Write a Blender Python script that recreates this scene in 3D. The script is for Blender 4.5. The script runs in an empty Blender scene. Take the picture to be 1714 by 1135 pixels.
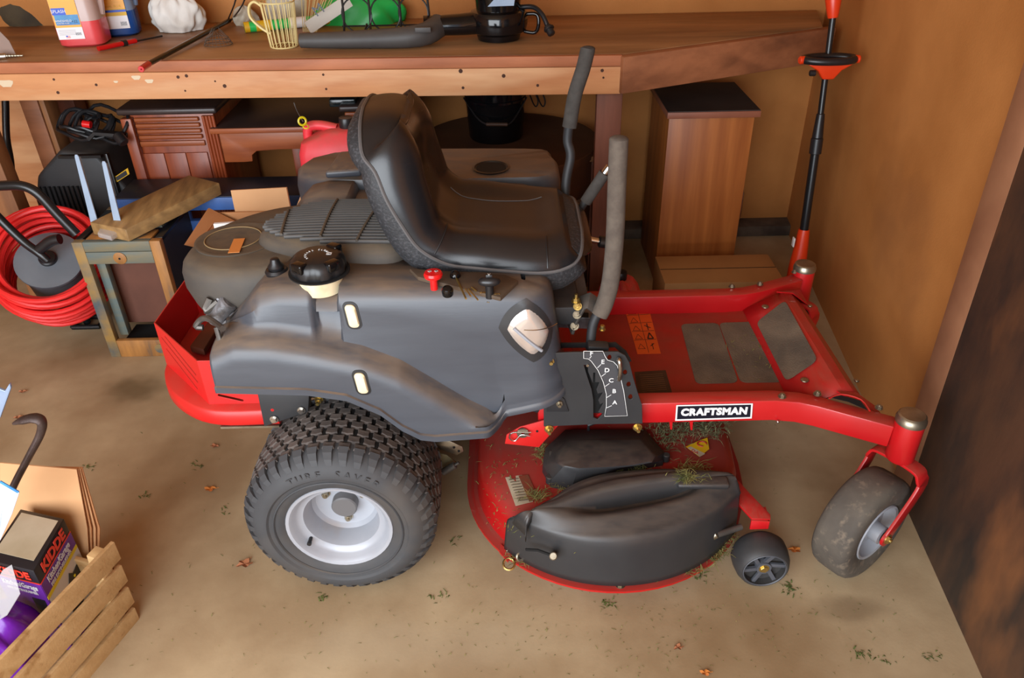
import bpy, bmesh, math, random
from mathutils import Vector, Matrix
from math import sin, cos, pi, radians
random.seed(7)
SC = bpy.context.scene
COL = SC.collection

# ---------------------------------------------------------------- camera
F_PX, TILT, ROLL, CAM_H = 1307.0, radians(32.8), radians(1.2), 1.58
cam_d = bpy.data.cameras.new('camera'); cam = bpy.data.objects.new('camera', cam_d); COL.objects.link(cam)
cam_d.sensor_width = 36; cam_d.lens = F_PX / 1714 * 36; cam_d.clip_start = 0.05
cam.matrix_world = (Matrix.Translation((0, 0, CAM_H)) @ Matrix.Rotation(pi/2 - TILT, 4, 'X') @ Matrix.Rotation(-ROLL, 4, 'Z'))
SC.camera = cam

# ---------------------------------------------------------------- world, lights, exposure
SC.view_settings.view_transform = 'Standard'; SC.view_settings.look = 'None'
SC.view_settings.exposure = 0.0; SC.view_settings.gamma = 1.0; SC.view_settings.use_curve_mapping = False
w = bpy.data.worlds.new('daylight'); SC.world = w; w.use_nodes = True
w.node_tree.nodes['Background'].inputs[0].default_value = (0.72, 0.82, 1.0, 1)
w.node_tree.nodes['Background'].inputs[1].default_value = 0.8
def area(name, loc, aim, sx, sy, power, color):
    l = bpy.data.lights.new(name, 'AREA'); l.shape = 'RECTANGLE'; l.size = sx; l.size_y = sy
    l.energy = power; l.color = color
    o = bpy.data.objects.new(name, l); COL.objects.link(o); o.location = loc
    o.rotation_euler = (Vector(aim) - Vector(loc)).to_track_quat('-Z', 'Y').to_euler()
    return o
# daylight through the open garage door behind the photographer
area('garage_door_daylight', (-1.3, -1.15, 1.35), (-0.5, 2.2, 0.6), 3.2, 2.1, 185, (0.90, 0.95, 1.0))

def lin(c):
    c = c / 255.0
    return c / 12.92 if c <= 0.04045 else ((c + 0.055) / 1.055) ** 2.4
def rgb(*c): return (lin(c[0]), lin(c[1]), lin(c[2]), 1)

# view ray helpers used to measure real positions on known planes
def _ray(x, y):
    dx, dy = x - 857, y - 567.5
    a = dx*cos(ROLL) - dy*sin(ROLL); b = dx*sin(ROLL) + dy*cos(ROLL)
    return (a, F_PX*cos(TILT) - b*sin(TILT), -F_PX*sin(TILT) - b*cos(TILT))
def PY(x, y, Y): r = _ray(x, y); k = Y/r[1]; return Vector((r[0]*k, Y, CAM_H + r[2]*k))
def PZ(x, y, Z): r = _ray(x, y); k = (Z-CAM_H)/r[2]; return Vector((r[0]*k, r[1]*k, Z))
def PX(x, y, X): r = _ray(x, y); k = X/r[0]; return Vector((X, r[1]*k, CAM_H + r[2]*k))

# ---------------------------------------------------------------- materials
MATS = {}
def mat(name, c1, c2=None, rough=0.6, metal=0.0, scale=6.0, stretch=(1, 1, 1), detail=5, lo=0.35, hi=0.65,
        bump=0.0, bscale=None, dust=None, dust_amt=0.6, coat=0.0, spec=0.5, alpha=1.0, trans=0.0, c3=None, c3s=1.5, c3lo=.55, c3hi=.7,
        wood=False, rvar=0.0, ring=12.0, dscale=7.0):
    if name in MATS: return MATS[name]
    m = bpy.data.materials.new(name); m.use_nodes = True; MATS[name] = m
    nt = m.node_tree; N = nt.nodes; L = nt.links; p = N['Principled BSDF']
    p.inputs['Roughness'].default_value = rough; p.inputs['Metallic'].default_value = metal
    p.inputs['Coat Weight'].default_value = coat; p.inputs['Specular IOR Level'].default_value = spec
    p.inputs['Alpha'].default_value = alpha; p.inputs['Transmission Weight'].default_value = trans
    tc = N.new('ShaderNodeTexCoord'); mp = N.new('ShaderNodeMapping'); mp.inputs['Scale'].default_value = stretch
    L.new(tc.outputs['Object'], mp.inputs[0])
    def noise(s, d=5, src=mp, rough_=0.55):
        n = N.new('ShaderNodeTexNoise'); n.inputs['Scale'].default_value = s; n.inputs['Detail'].default_value = d
        n.inputs['Roughness'].default_value = rough_
        L.new(src.outputs[0], n.inputs['Vector']); return n
    def mr(src, a, b, c=0.0, d=1.0):
        r = N.new('ShaderNodeMapRange'); r.clamp = True
        for i, v in enumerate((a, b, c, d)): r.inputs[i+1].default_value = v
        L.new(src, r.inputs[0]); return r.outputs[0]
    def mix(f, a, b):
        x = N.new('ShaderNodeMix'); x.data_type = 'RGBA'
        if isinstance(f, float): x.inputs[0].default_value = f
        else: L.new(f, x.inputs[0])
        for k, v in ((6, a), (7, b)):
            if isinstance(v, tuple): x.inputs[k].default_value = v
            else: L.new(v, x.inputs[k])
        return x.outputs[2]
    col = c1
    n1 = noise(scale, detail)
    if c2:
        fac = mr(n1.outputs['Fac'], lo, hi)
        if wood:
            wv = N.new('ShaderNodeTexWave'); wv.wave_type = 'BANDS'; wv.bands_direction = 'DIAGONAL'
            wv.inputs['Scale'].default_value = ring; wv.inputs['Distortion'].default_value = 6; wv.inputs['Detail'].default_value = 3
            wv.inputs['Detail Scale'].default_value = 1.5
            L.new(mp.outputs[0], wv.inputs['Vector'])
            mul = N.new('ShaderNodeMath'); mul.operation = 'ADD'
            s1 = mr(wv.outputs['Fac'], 0, 1, 0, 0.45)
            L.new(s1, mul.inputs[0]); L.new(mr(n1.outputs['Fac'], lo, hi, 0, 0.6), mul.inputs[1]); fac = mul.outputs[0]
        col = mix(fac, c1, c2)
    if c3:
        n3 = noise(c3s, 4, tc if False else mp)
        col = mix(mr(n3.outputs['Fac'], c3lo, c3hi), col, c3)
    if dust:
        g = N.new('ShaderNodeNewGeometry'); sx = N.new('ShaderNodeSeparateXYZ'); L.new(g.outputs['Normal'], sx.inputs[0])
        up = mr(sx.outputs['Z'], 0.25, 0.95)
        nd = noise(dscale, 6, tc)
        mm = N.new('ShaderNodeMath'); mm.operation = 'MULTIPLY'; L.new(up, mm.inputs[0]); L.new(mr(nd.outputs['Fac'], .3, .62, .25, 1), mm.inputs[1])
        m2 = N.new('ShaderNodeMath'); m2.operation = 'MULTIPLY'; L.new(mm.outputs[0], m2.inputs[0]); m2.inputs[1].default_value = dust_amt
        col = mix(m2.outputs[0], col, dust)
        L.new(mr(m2.outputs[0], 0, 1, rough, 0.9), p.inputs['Roughness'])
    elif rvar:
        nr = noise(scale*1.7, 5)
        L.new(mr(nr.outputs['Fac'], .3, .7, max(0.03, rough-rvar), min(1, rough+rvar)), p.inputs['Roughness'])
    if isinstance(col, tuple): p.inputs['Base Color'].default_value = col
    else: L.new(col, p.inputs['Base Color'])
    if bump:
        nb = noise(bscale or scale*6, 6)
        b = N.new('ShaderNodeBump'); b.inputs['Strength'].default_value = bump; b.inputs['Distance'].default_value = 0.004
        L.new(nb.outputs['Fac'], b.inputs['Height']); L.new(b.outputs[0], p.inputs['Normal'])
    return m

DUST = rgb(128, 108, 88)
M_floor = mat('concrete', rgb(184, 162, 128), rgb(158, 134, 102), rough=.6, scale=3.6, detail=12, lo=.36, hi=.64, bump=.06, bscale=120, c3=rgb(134, 107, 74), c3s=1.4, c3lo=.5, c3hi=.68, spec=.4, rvar=.12)
M_wall = mat('hardboard', rgb(196, 133, 74), rgb(172, 112, 58), rough=.62, scale=2.2, detail=9, bump=.12, bscale=160, c3=rgb(142, 92, 54), c3s=1.2, c3lo=.6, c3hi=.8, spec=.25)
M_wallx = mat('painted_side_wall', rgb(170, 120, 80), rgb(160, 110, 70), rough=.8, scale=2)
M_ceil = mat('ceiling_board', rgb(190, 160, 125), rgb(175, 145, 110), rough=.9, scale=2)
M_curb = mat('dark_concrete', rgb(98, 84, 70), rgb(62, 50, 42), rough=.9, scale=9, detail=8, bump=.4)
M_bench = mat('bench_board', rgb(208, 148, 98), rgb(184, 120, 74), rough=.6, scale=2.2, stretch=(1, 7, 7), detail=7, bump=.12, c3=rgb(222, 176, 130), c3s=1.2, c3lo=.5, c3hi=.75)
M_benchtop = mat('bench_top', rgb(168, 124, 82), rgb(128, 90, 56), rough=.5, scale=2.0, stretch=(.6, 4, 4), detail=8, bump=.1, c3=rgb(96, 72, 50), c3s=1.3, c3lo=.56, c3hi=.75, rvar=.12)
M_beam = mat('old_brown_board', rgb(160, 102, 66), rgb(130, 80, 50), rough=.6, scale=2.5, stretch=(1.2, 7, 7), detail=7, bump=.12, c3=rgb(108, 66, 42), c3s=1.6, c3lo=.55, c3hi=.75)
M_post = mat('reddish_post', rgb(132, 78, 56), rgb(104, 60, 42), rough=.65, scale=3, stretch=(6, 6, .8), bump=.1)
M_wood_v = mat('tan_wood_upright', rgb(160, 106, 62), rgb(122, 78, 44), rough=.65, scale=3, stretch=(6, 6, .8), bump=.1)
M_walnut = mat('wood_grain_laminate', rgb(184, 112, 54), rgb(150, 84, 38), rough=.42, scale=5, stretch=(9, 9, .5), wood=True, ring=.9, lo=.3, hi=.7)
M_walnut_top = mat('black_dusty_top', rgb(44, 38, 36), rgb(62, 54, 50), rough=.55, scale=5)
M_walnut_edge = mat('pinkish_edge_band', rgb(150, 92, 68), rgb(134, 80, 58), rough=.5, scale=6)
M_desk = mat('red_brown_veneer', rgb(150, 70, 34), rgb(112, 46, 20), rough=.38, scale=3, stretch=(7, 7, .7), bump=.04)
M_desk_h = mat('red_brown_veneer_flat', rgb(162, 88, 46), rgb(128, 62, 30), rough=.4, scale=3, stretch=(.7, 7, 7), bump=.04)
M_desk_top = mat('dark_desk_top', rgb(60, 46, 42), rgb(44, 34, 32), rough=.35, scale=6)
M_red = mat('red_paint', rgb(196, 26, 30), rgb(182, 20, 24), rough=.34, scale=4, coat=.25, dust=rgb(150, 80, 62), dust_amt=.45, bump=.02)
M_redrear = mat('bright_red_paint', rgb(206, 34, 32), rgb(196, 30, 28), rough=.4, scale=4, dust=rgb(150, 80, 62), dust_amt=.3)
M_reddeck = mat('red_deck_paint', rgb(186, 20, 20), rgb(168, 16, 18), rough=.36, scale=5, coat=.2, dust=rgb(126, 60, 46), dust_amt=.75, dscale=4)
M_redpan = mat('red_foot_pan', rgb(176, 24, 18), rgb(156, 20, 14), rough=.45, scale=5, dust=rgb(128, 62, 40), dust_amt=.55, dscale=6)
M_plastic = mat('charcoal_plastic', rgb(72, 76, 83), rgb(64, 67, 74), rough=.34, scale=3, stretch=(1, 1, 6), dust=DUST, dust_amt=.85, bump=.03, bscale=40)
M_plastic2 = mat('black_dusty_plastic', rgb(50, 50, 51), rgb(42, 42, 44), rough=.38, scale=5, dust=rgb(104, 88, 74), dust_amt=.45, bump=.04)
M_engine = mat('dusty_engine_cover', rgb(66, 62, 58), rgb(84, 76, 66), rough=.7, scale=6, detail=8, dust=rgb(108, 92, 72), dust_amt=.8, bump=.12)
M_rib = mat('vent_rib_plastic', rgb(72, 70, 68), rgb(60, 58, 57), rough=.55, scale=8, dust=rgb(96, 84, 70), dust_amt=.5)
M_black = mat('black_plastic', rgb(24, 24, 26), rgb(30, 30, 32), rough=.35, scale=6)
M_blackm = mat('matt_black_paint', rgb(36, 36, 38), rgb(44, 44, 45), rough=.55, scale=8, dust=rgb(84, 72, 62), dust_amt=.4)
M_gloss = mat('glossy_black_plastic', rgb(12, 12, 14), rough=.12)
M_dark = mat('dark_gap', rgb(12, 11, 11), rough=.9)
M_seat = mat('black_vinyl', rgb(20, 21, 24), rgb(25, 25, 28), rough=.26, scale=4, bump=.06, bscale=14, dust=rgb(70, 56, 47), dust_amt=.20, dscale=3)
M_shell = mat('textured_seat_shell', rgb(40, 41, 44), rgb(70, 70, 74), rough=.6, scale=160, detail=2, lo=.5, hi=.75, bump=.5, bscale=140)
M_piping = mat('seat_piping', rgb(88, 86, 86), rough=.5)
M_foam = mat('foam_grip', rgb(96, 86, 76), rgb(82, 72, 64), rough=.95, scale=40, bump=.25, bscale=120)
M_foamdark = mat('dark_foam_grip', rgb(66, 62, 58), rgb(56, 52, 48), rough=.9, scale=40, bump=.25, bscale=120)
M_rubber = mat('tyre_rubber', rgb(62, 63, 65), rgb(52, 52, 54), rough=.68, scale=5, detail=7, bump=.06, c3=rgb(88, 80, 72), c3s=3, c3lo=.5, c3hi=.75)
M_tread = mat('dusty_tread_rubber', rgb(96, 86, 80), rgb(66, 60, 57), rough=.85, scale=22, detail=6, bump=.2)
M_caster = mat('worn_caster_rubber', rgb(92, 84, 74), rgb(70, 64, 58), rough=.8, scale=9, detail=8, bump=.2, c3=rgb(112, 100, 86), c3s=45, c3lo=.55, c3hi=.68)
M_gauge = mat('gauge_wheel_plastic', rgb(46, 46, 48), rgb(60, 58, 56), rough=.55, scale=8, bump=.08)
M_spoke = mat('grey_spoke_plastic', rgb(78, 80, 86), rough=.5)
M_rim = mat('silver_wheel_paint', rgb(168, 171, 178), rgb(154, 157, 164), rough=.4, metal=.15, scale=5, c3=rgb(148, 128, 104), c3s=4, c3lo=.62, c3hi=.78)
M_rimdark = mat('grey_hub_cap', rgb(96, 94, 94), rough=.5)
M_chrome = mat('bright_metal', rgb(205, 203, 198), rough=.22, metal=1.0)
M_zinc = mat('zinc_plated_steel', rgb(176, 168, 150), rgb(146, 136, 116), rough=.35, metal=.9, scale=20)
M_gold = mat('yellow_zinc_bolt', rgb(190, 165, 100), rough=.32, metal=.9)
M_steel = mat('dull_steel', rgb(120, 116, 110), rgb(90, 86, 82), rough=.5, metal=.7, scale=12, bump=.1)
M_oily = mat('oily_grey_steel', rgb(136, 136, 140), rgb(84, 82, 82), rough=.35, metal=.2, scale=30, bump=.3)
M_cream = mat('cream_tank_plastic', rgb(226, 206, 160), rgb(232, 216, 180), rough=.45, scale=6, c3=rgb(168, 110, 48), c3s=6, c3lo=.6, c3hi=.78)
M_lens = mat('clear_headlight_lens', rgb(216, 208, 200), rgb(190, 172, 158), rough=.12, scale=5, metal=.35, coat=.6)
M_orange_label = mat('orange_label', rgb(226, 92, 26), rgb(214, 84, 24), rough=.5, scale=8)
M_amber = mat('amber_sticker', rgb(214, 134, 66), rough=.5)
M_darkprint = mat('dark_print', rgb(58, 30, 18), rough=.6)
M_white = mat('white_print', rgb(232, 232, 230), rough=.5)
M_paper = mat('worn_paper_label', rgb(190, 176, 150), rgb(168, 150, 124), rough=.7, scale=14)
M_yellow = mat('yellow_label', rgb(226, 180, 28), rgb(206, 160, 24), rough=.5, scale=9)
M_redlabel = mat('red_label_band', rgb(170, 34, 26), rough=.55)
M_navy = mat('navy_label', rgb(14, 18, 34), rough=.4)
M_grip = mat('gritty_foot_pad', rgb(118, 102, 84), rgb(86, 74, 62), rough=.95, scale=7, detail=9, bump=.5, bscale=220)
M_grass = mat('dry_grass', rgb(140, 130, 74), rgb(92, 100, 52), rough=.9, scale=30)
M_grass2 = mat('green_grass_clippings', rgb(92, 104, 70), rgb(130, 128, 90), rough=.9, scale=30)
M_leaf = mat('dead_leaf', rgb(168, 106, 70), rgb(140, 84, 52), rough=.8, scale=20)
M_leafo = mat('orange_leaf', rgb(196, 120, 44), rgb(180, 96, 40), rough=.8, scale=20)
M_hose = mat('red_rubber_hose', rgb(226, 42, 40), rgb(214, 34, 34), rough=.42, scale=5)
M_pipe = mat('black_powder_coated_tube', rgb(22, 24, 26), rough=.3)
M_greydisc = mat('grey_reel_plastic', rgb(112, 118, 124), rgb(98, 104, 110), rough=.5, scale=5)
M_stool = mat('blue_stained_wood', rgb(150, 118, 62), rgb(78, 88, 88), rough=.6, scale=4, stretch=(2, 2, 2), lo=.4, hi=.62, bump=.12, c3=rgb(60, 78, 96), c3s=3, c3lo=.55, c3hi=.75)
M_stoolb = mat('blue_grey_stained_wood', rgb(92, 106, 104), rgb(126, 112, 78), rough=.6, scale=5, stretch=(1, 5, 5), lo=.4, hi=.68, bump=.1)
M_stooly = mat('golden_pine', rgb(176, 122, 62), rgb(128, 88, 48), rough=.55, scale=4, stretch=(5, 5, 1), bump=.1, c3=rgb(80, 84, 80), c3s=4, c3lo=.58, c3hi=.74)
M_hardpanel = mat('brown_hardboard_panel', rgb(104, 62, 46), rgb(92, 54, 40), rough=.7, scale=9)
M_plank = mat('weathered_plank', rgb(168, 132, 82), rgb(128, 98, 60), rough=.6, scale=4.5, stretch=(9, 2, 9), bump=.12, wood=True, ring=1.2)
M_bracket = mat('pale_blue_enamel_steel', rgb(164, 184, 206), rgb(150, 170, 192), rough=.4, scale=8)
M_blue = mat('blue_painted_wood', rgb(58, 98, 164), rgb(46, 76, 128), rough=.45, scale=6, c3=rgb(98, 92, 90), c3s=6, c3lo=.62, c3hi=.75)
M_card = mat('cardboard', rgb(196, 140, 92), rgb(182, 126, 80), rough=.8, scale=3, stretch=(1, 1, 5))
M_card2 = mat('pale_cardboard', rgb(208, 160, 114), rgb(192, 144, 98), rough=.8, scale=3)
M_cardbox = mat('brown_carton', rgb(176, 132, 80), rgb(160, 118, 70), rough=.8, scale=4)
M_gas = mat('faded_red_plastic', rgb(232, 62, 72), rgb(218, 46, 56), rough=.45, scale=4, dust=rgb(150, 96, 78), dust_amt=.6)
M_orange = mat('orange_plastic', rgb(226, 64, 22), rgb(216, 56, 20), rough=.32, scale=5)
M_ply = mat('stained_dark_plywood', rgb(88, 60, 42), rgb(48, 38, 34), rough=.6, scale=7, stretch=(1, 1, .45), detail=12, lo=.38, hi=.62, bump=.25, bscale=30, c3=rgb(130, 84, 50), c3s=4.5, c3lo=.52, c3hi=.72)
M_ply2 = mat('bare_plywood_strip', rgb(160, 112, 80), rgb(138, 92, 64), rough=.65, scale=4, detail=8, bump=.15)
M_crate = mat('pale_crate_slat', rgb(198, 162, 112), rgb(182, 144, 94), rough=.7, scale=4, stretch=(2, 8, 8), bump=.15, c3=rgb(150, 108, 60), c3s=3, c3lo=.58, c3hi=.72)
M_purple = mat('purple_carton', rgb(104, 44, 150), rgb(96, 40, 140), rough=.4, scale=4)
M_purplebag = mat('purple_plastic_bag', rgb(120, 36, 176), rgb(98, 26, 150), rough=.25, scale=6, bump=.5, bscale=14)
M_clear = mat('clear_plastic_film', rgb(225, 225, 228), rough=.15, alpha=.35)
M_boxblack = mat('black_carton', rgb(26, 24, 28), rgb(34, 32, 36), rough=.4, scale=5)
M_boxtop = mat('scuffed_white_carton', rgb(196, 184, 160), rgb(170, 156, 128), rough=.5, scale=5)
M_redprint = mat('red_lettering', rgb(226, 60, 44), rough=.4)
M_yelprint = mat('yellow_stripe', rgb(226, 206, 30), rough=.4)
M_lilac = mat('pale_lilac_print', rgb(206, 204, 212), rough=.45)
M_rust = mat('rusty_tool_steel', rgb(88, 74, 70), rgb(60, 46, 42), rough=.5, metal=.5, scale=20, bump=.25)
M_pink = mat('pink_washer_fluid', rgb(226, 84, 84), rgb(216, 72, 76), rough=.25, scale=3)
M_jug = mat('milky_jug_plastic', rgb(196, 170, 164), rgb(186, 160, 150), rough=.3, scale=3)
M_bluefluid = mat('blue_washer_fluid', rgb(28, 72, 140), rough=.25)
M_bluejug = mat('bluish_jug_plastic', rgb(120, 140, 170), rough=.3)
M_labelw = mat('white_label', rgb(228, 226, 226), rough=.4)
M_labelb = mat('sky_blue_label', rgb(70, 150, 200), rgb(40, 100, 170), rough=.4, scale=20)
M_labelo = mat('orange_yellow_label', rgb(240, 170, 50), rough=.4)
M_logo = mat('royal_blue_print', rgb(30, 80, 200), rough=.4)
M_cloth = mat('white_cloth', rgb(226, 224, 218), rgb(206, 202, 194), rough=.75, scale=8, bump=.3, bscale=20)
M_canvas = mat('dark_olive_canvas', rgb(82, 70, 48), rgb(52, 44, 32), rough=.85, scale=6, detail=9, bump=.5)
M_wirecream = mat('cream_enamel_wire', rgb(226, 208, 146), rough=.4)
M_wireblack = mat('black_iron_wire', rgb(30, 28, 28), rough=.4)
M_wirerust = mat('rusty_thin_wire', rgb(84, 70, 58), rough=.6)
M_green = mat('green_plastic', rgb(44, 196, 92), rgb(30, 176, 78), rough=.35, scale=6, bump=.25, bscale=12)
M_bag = mat('printed_white_bag', rgb(198, 194, 178), rgb(150, 130, 104), rough=.5, scale=10, bump=.4, bscale=12)
M_sisal = mat('straw_fibre', rgb(206, 186, 130), rough=.8)
M_string = mat('grey_cord', rgb(120, 112, 104), rough=.8)
M_yellowcap = mat('yellow_plastic_ring', rgb(214, 198, 30), rough=.35)
M_redknob = mat('red_knob', rgb(216, 26, 28), rough=.25)
M_redtool = mat('red_handle_plastic', rgb(196, 18, 22), rough=.28)
M_drum = mat('dark_brown_barrel_top', rgb(78, 48, 28), rgb(58, 34, 20), rough=.6, scale=5)
M_plainwood = mat('scrap_wood', rgb(150, 100, 54), rgb(126, 80, 40), rough=.6, scale=4)
M_stain = None

# ---------------------------------------------------------------- mesh builder
ORG = {}     # world origin of each object
def smooth_path(pts, n=8, closed=False):
    P = [Vector(p) for p in pts]; out = []
    N = len(P); rng = N if closed else N - 1
    for i in range(rng):
        if closed: a, b, c, d = P[i-1], P[i], P[(i+1) % N], P[(i+2) % N]
        else: a, b, c, d = P[max(i-1, 0)], P[i], P[i+1], P[min(i+2, N-1)]
        for k in range(n):
            t = k / n
            out.append(0.5*((2*b) + (c-a)*t + (2*a-5*b+4*c-d)*t*t + (3*b-a-3*c+d)*t**3))
    if not closed: out.append(P[-1].copy())
    return out
class MB:
    def __init__(s): s.bm = bmesh.new()
    def _addmesh(s, verts, faces):
        vs = [s.bm.verts.new(v) for v in verts]; fs = []
        for f in faces:
            try: fs.append(s.bm.faces.new([vs[i] for i in f]))
            except ValueError: pass
        return vs, fs
    def box(s, c, size, rot=None, bev=0.0, seg=2):
        c = Vector(c); hx, hy, hz = [v/2 for v in size]
        co = [Vector((x, y, z)) for x in (-hx, hx) for y in (-hy, hy) for z in (-hz, hz)]
        if rot is not None: co = [rot @ v for v in co]
        vs, fs = s._addmesh([c+v for v in co], [(0,1,3,2),(4,6,7,5),(0,4,5,1),(2,3,7,6),(0,2,6,4),(1,5,7,3)])
        if bev: s._bev(fs, bev, seg)
        return s
    def _bev(s, fs, w, seg=2, ang=25):
        es = {e for f in fs if f.is_valid for e in f.edges}
        s.bm.normal_update()
        es = [e for e in es if len(e.link_faces) == 2 and e.calc_face_angle(0) > radians(ang)]
        bmesh.ops.bevel(s.bm, geom=es, offset=w, segments=seg, affect='EDGES', profile=.5, clamp_overlap=True)
    def prism(s, base, vec, bev=0.0, seg=2, ang=25):
        n = len(base); vec = Vector(vec); b = [Vector(p) for p in base]
        vs, fs = s._addmesh(b + [p+vec for p in b], [tuple(range(n-1, -1, -1)), tuple(range(n, 2*n))] + [(i, (i+1) % n, n+(i+1) % n, n+i) for i in range(n)])
        bmesh.ops.recalc_face_normals(s.bm, faces=fs)
        if bev: s._bev(fs, bev, seg, ang)
        return s
    def loft(s, rings, closed=True, caps=True, loop=False):
        n = len(rings[0]); V = []
        for r in rings: V += [Vector(p) for p in r]
        F = []; m = len(rings)
        for i in range(m if loop else m-1):
            for j in range(n if closed else n-1):
                a = i*n+j; b = i*n+(j+1) % n; c = ((i+1) % m)*n+(j+1) % n; d = ((i+1) % m)*n+j
                F.append((a, b, c, d))
        if caps and closed and not loop: F += [tuple(range(n-1, -1, -1)), tuple(range((m-1)*n, m*n))]
        vs, fs = s._addmesh(V, F)
        if closed: bmesh.ops.recalc_face_normals(s.bm, faces=fs)
        return s
    def tube(s, pts, r, seg=10, smooth=0, radii=None, closed=False, flat=None):
        P = smooth_path(pts, smooth, closed) if smooth else [Vector(p) for p in pts]
        if radii and smooth:
            rr = []
            for i in range(len(P)):
                t = i/(len(P)-1)*(len(radii)-1); k = min(int(t), len(radii)-2); rr.append(radii[k]+(radii[k+1]-radii[k])*(t-k))
        else: rr = radii or [r]*len(P)
        rings = []; up = None
        for i, p in enumerate(P):
            a = P[i-1] if (i or closed) else P[0]; b = P[(i+1) % len(P)] if (i < len(P)-1 or closed) else P[-1]
            t = (b-a).normalized() if (b-a).length > 1e-9 else Vector((0, 0, 1))
            if up is None: up = t.orthogonal().normalized() if flat is None else Vector(flat[0])
            up = (up - t*up.dot(t)); up = up.normalized() if up.length > 1e-6 else t.orthogonal().normalized()
            sd = t.cross(up)
            ku, ks = (1, 1) if flat is None else (flat[1], flat[2])
            rings.append([p + up*(cos(2*pi*j/seg)*rr[i]*ku) + sd*(sin(2*pi*j/seg)*rr[i]*ks) for j in range(seg)])
        return s.loft(rings, True, True, closed)
    def bar(s, pts, wv, w, h, bev=0):   # rectangular section swept on pts; wv = width direction
        P = [Vector(p) for p in pts]; wv = Vector(wv).normalized(); rings = []
        for i, p in enumerate(P):
            a = P[max(i-1, 0)]; b = P[min(i+1, len(P)-1)]; t = (b-a).normalized()
            wd = (wv - t*wv.dot(t)).normalized(); hd = t.cross(wd)
            rings.append([p+wd*w/2+hd*h/2, p-wd*w/2+hd*h/2, p-wd*w/2-hd*h/2, p+wd*w/2-hd*h/2])
        n0 = len(s.bm.faces); s.loft(rings)
        s.bm.faces.ensure_lookup_table()
        if bev: s._bev(list(s.bm.faces)[n0:], bev, 2, 30)
        return s
    def cyl(s, a, b, r, seg=20, bev=0.0, r2=None):
        a, b = Vector(a), Vector(b); t = (b-a).normalized(); u = t.orthogonal().normalized(); v = t.cross(u)
        r2 = r if r2 is None else r2
        R = lambda c, q: [c + u*cos(2*pi*j/seg)*q + v*sin(2*pi*j/seg)*q for j in range(seg)]
        if bev:
            return s.loft([R(a, r-bev), R(a+t*bev, r), R(b-t*bev, r2), R(b, r2-bev)])
        return s.loft([R(a, r), R(b, r2)])
    def lathe(s, prof, org, axis=(0, 0, 1), seg=32, loop=False, arc=None):
        org = Vector(org); t = Vector(axis).normalized(); u = t.orthogonal().normalized(); v = t.cross(u)
        rings = [[org + t*h + (u*cos(2*pi*j/seg) + v*sin(2*pi*j/seg))*max(r, 1e-4) for j in range(seg)] for r, h in prof]
        return s.loft(rings, True, not loop, loop)
    def sphere(s, c, r, sc=(1, 1, 1), u=20, v=12):
        g = bmesh.ops.create_uvsphere(s.bm, u_segments=u, v_segments=v, radius=1)
        for q in g['verts']: q.co = Vector(c) + Vector((q.co.x*r*sc[0], q.co.y*r*sc[1], q.co.z*r*sc[2]))
        return s
    def grid(s, G, thick=0.0):
        n = len(G[0]); V = [Vector(p) for r in G for p in r]
        vs, fs = s._addmesh(V, [(i*n+j, i*n+j+1, (i+1)*n+j+1, (i+1)*n+j) for i in range(len(G)-1) for j in range(n-1)])
        if thick: bmesh.ops.solidify(s.bm, geom=fs, thickness=thick)
        return s
    def xf(s, M):
        s.bm.transform(M); return s
    def out(s, name, m, parent=None, ang=38, flat=False):
        me = bpy.data.meshes.new(name); s.bm.normal_update(); s.bm.to_mesh(me); s.bm.free()
        return link(name, me, m, parent, ang, flat)
def link(name, me, m, parent=None, ang=38, flat=False):
    vs = me.vertices
    if len(vs):
        lo = Vector((min(v.co[i] for v in vs) for i in range(3))); hi = Vector((max(v.co[i] for v in vs) for i in range(3)))
        c = (lo+hi)/2
        if parent is None: c.z = lo.z
    else: c = Vector()
    me.transform(Matrix.Translation(-c))
    if not flat:
        me.shade_smooth()
        me.set_sharp_from_angle(angle=radians(ang))
    me.materials.append(m)
    o = bpy.data.objects.new(name, me); COL.objects.link(o)
    ORG[o] = c
    if parent is not None: o.parent = parent; o.location = c - ORG[parent]
    else: o.location = c
    return o
def thing(name, loc, label, cat, group=None):
    o = bpy.data.objects.new(name, None); COL.objects.link(o); o.location = loc; o.empty_display_size = .05
    ORG[o] = Vector(loc); tag(o, label, cat, group); return o
def tag(o, label, cat, group=None):
    o['label'] = label; o['category'] = cat
    if group: o['group'] = group
    return o
def plab(o, label): o['label'] = label; return o
def struct(o): o['kind'] = 'structure'; return o
def stuff(o): o['kind'] = 'stuff'; return o
def dupat(o, c, parent, rot=None):      # copy a part so that its centre lies at world point c
    d = o.copy(); COL.objects.link(d); d.parent = parent; ORG[d] = Vector(c); d.location = Vector(c) - ORG[parent]
    if rot is not None: d.rotation_euler = rot
    return d
def frame(o, x, y):     # 4x4: local x,y axes in world, z = x cross y
    x = Vector(x).normalized(); y = Vector(y); y = (y - x*y.dot(x)).normalized(); z = x.cross(y)
    return Matrix(((x.x, y.x, z.x, o[0]), (x.y, y.y, z.y, o[1]), (x.z, y.z, z.z, o[2]), (0, 0, 0, 1)))
def curve_mesh(c, M):
    o = bpy.data.objects.new('tmp', c); COL.objects.link(o)
    dg = bpy.context.evaluated_depsgraph_get(); dg.update()
    me = bpy.data.meshes.new_from_object(o.evaluated_get(dg)); bpy.data.objects.remove(o)
    me.transform(M); me.materials.clear(); return me
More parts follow.
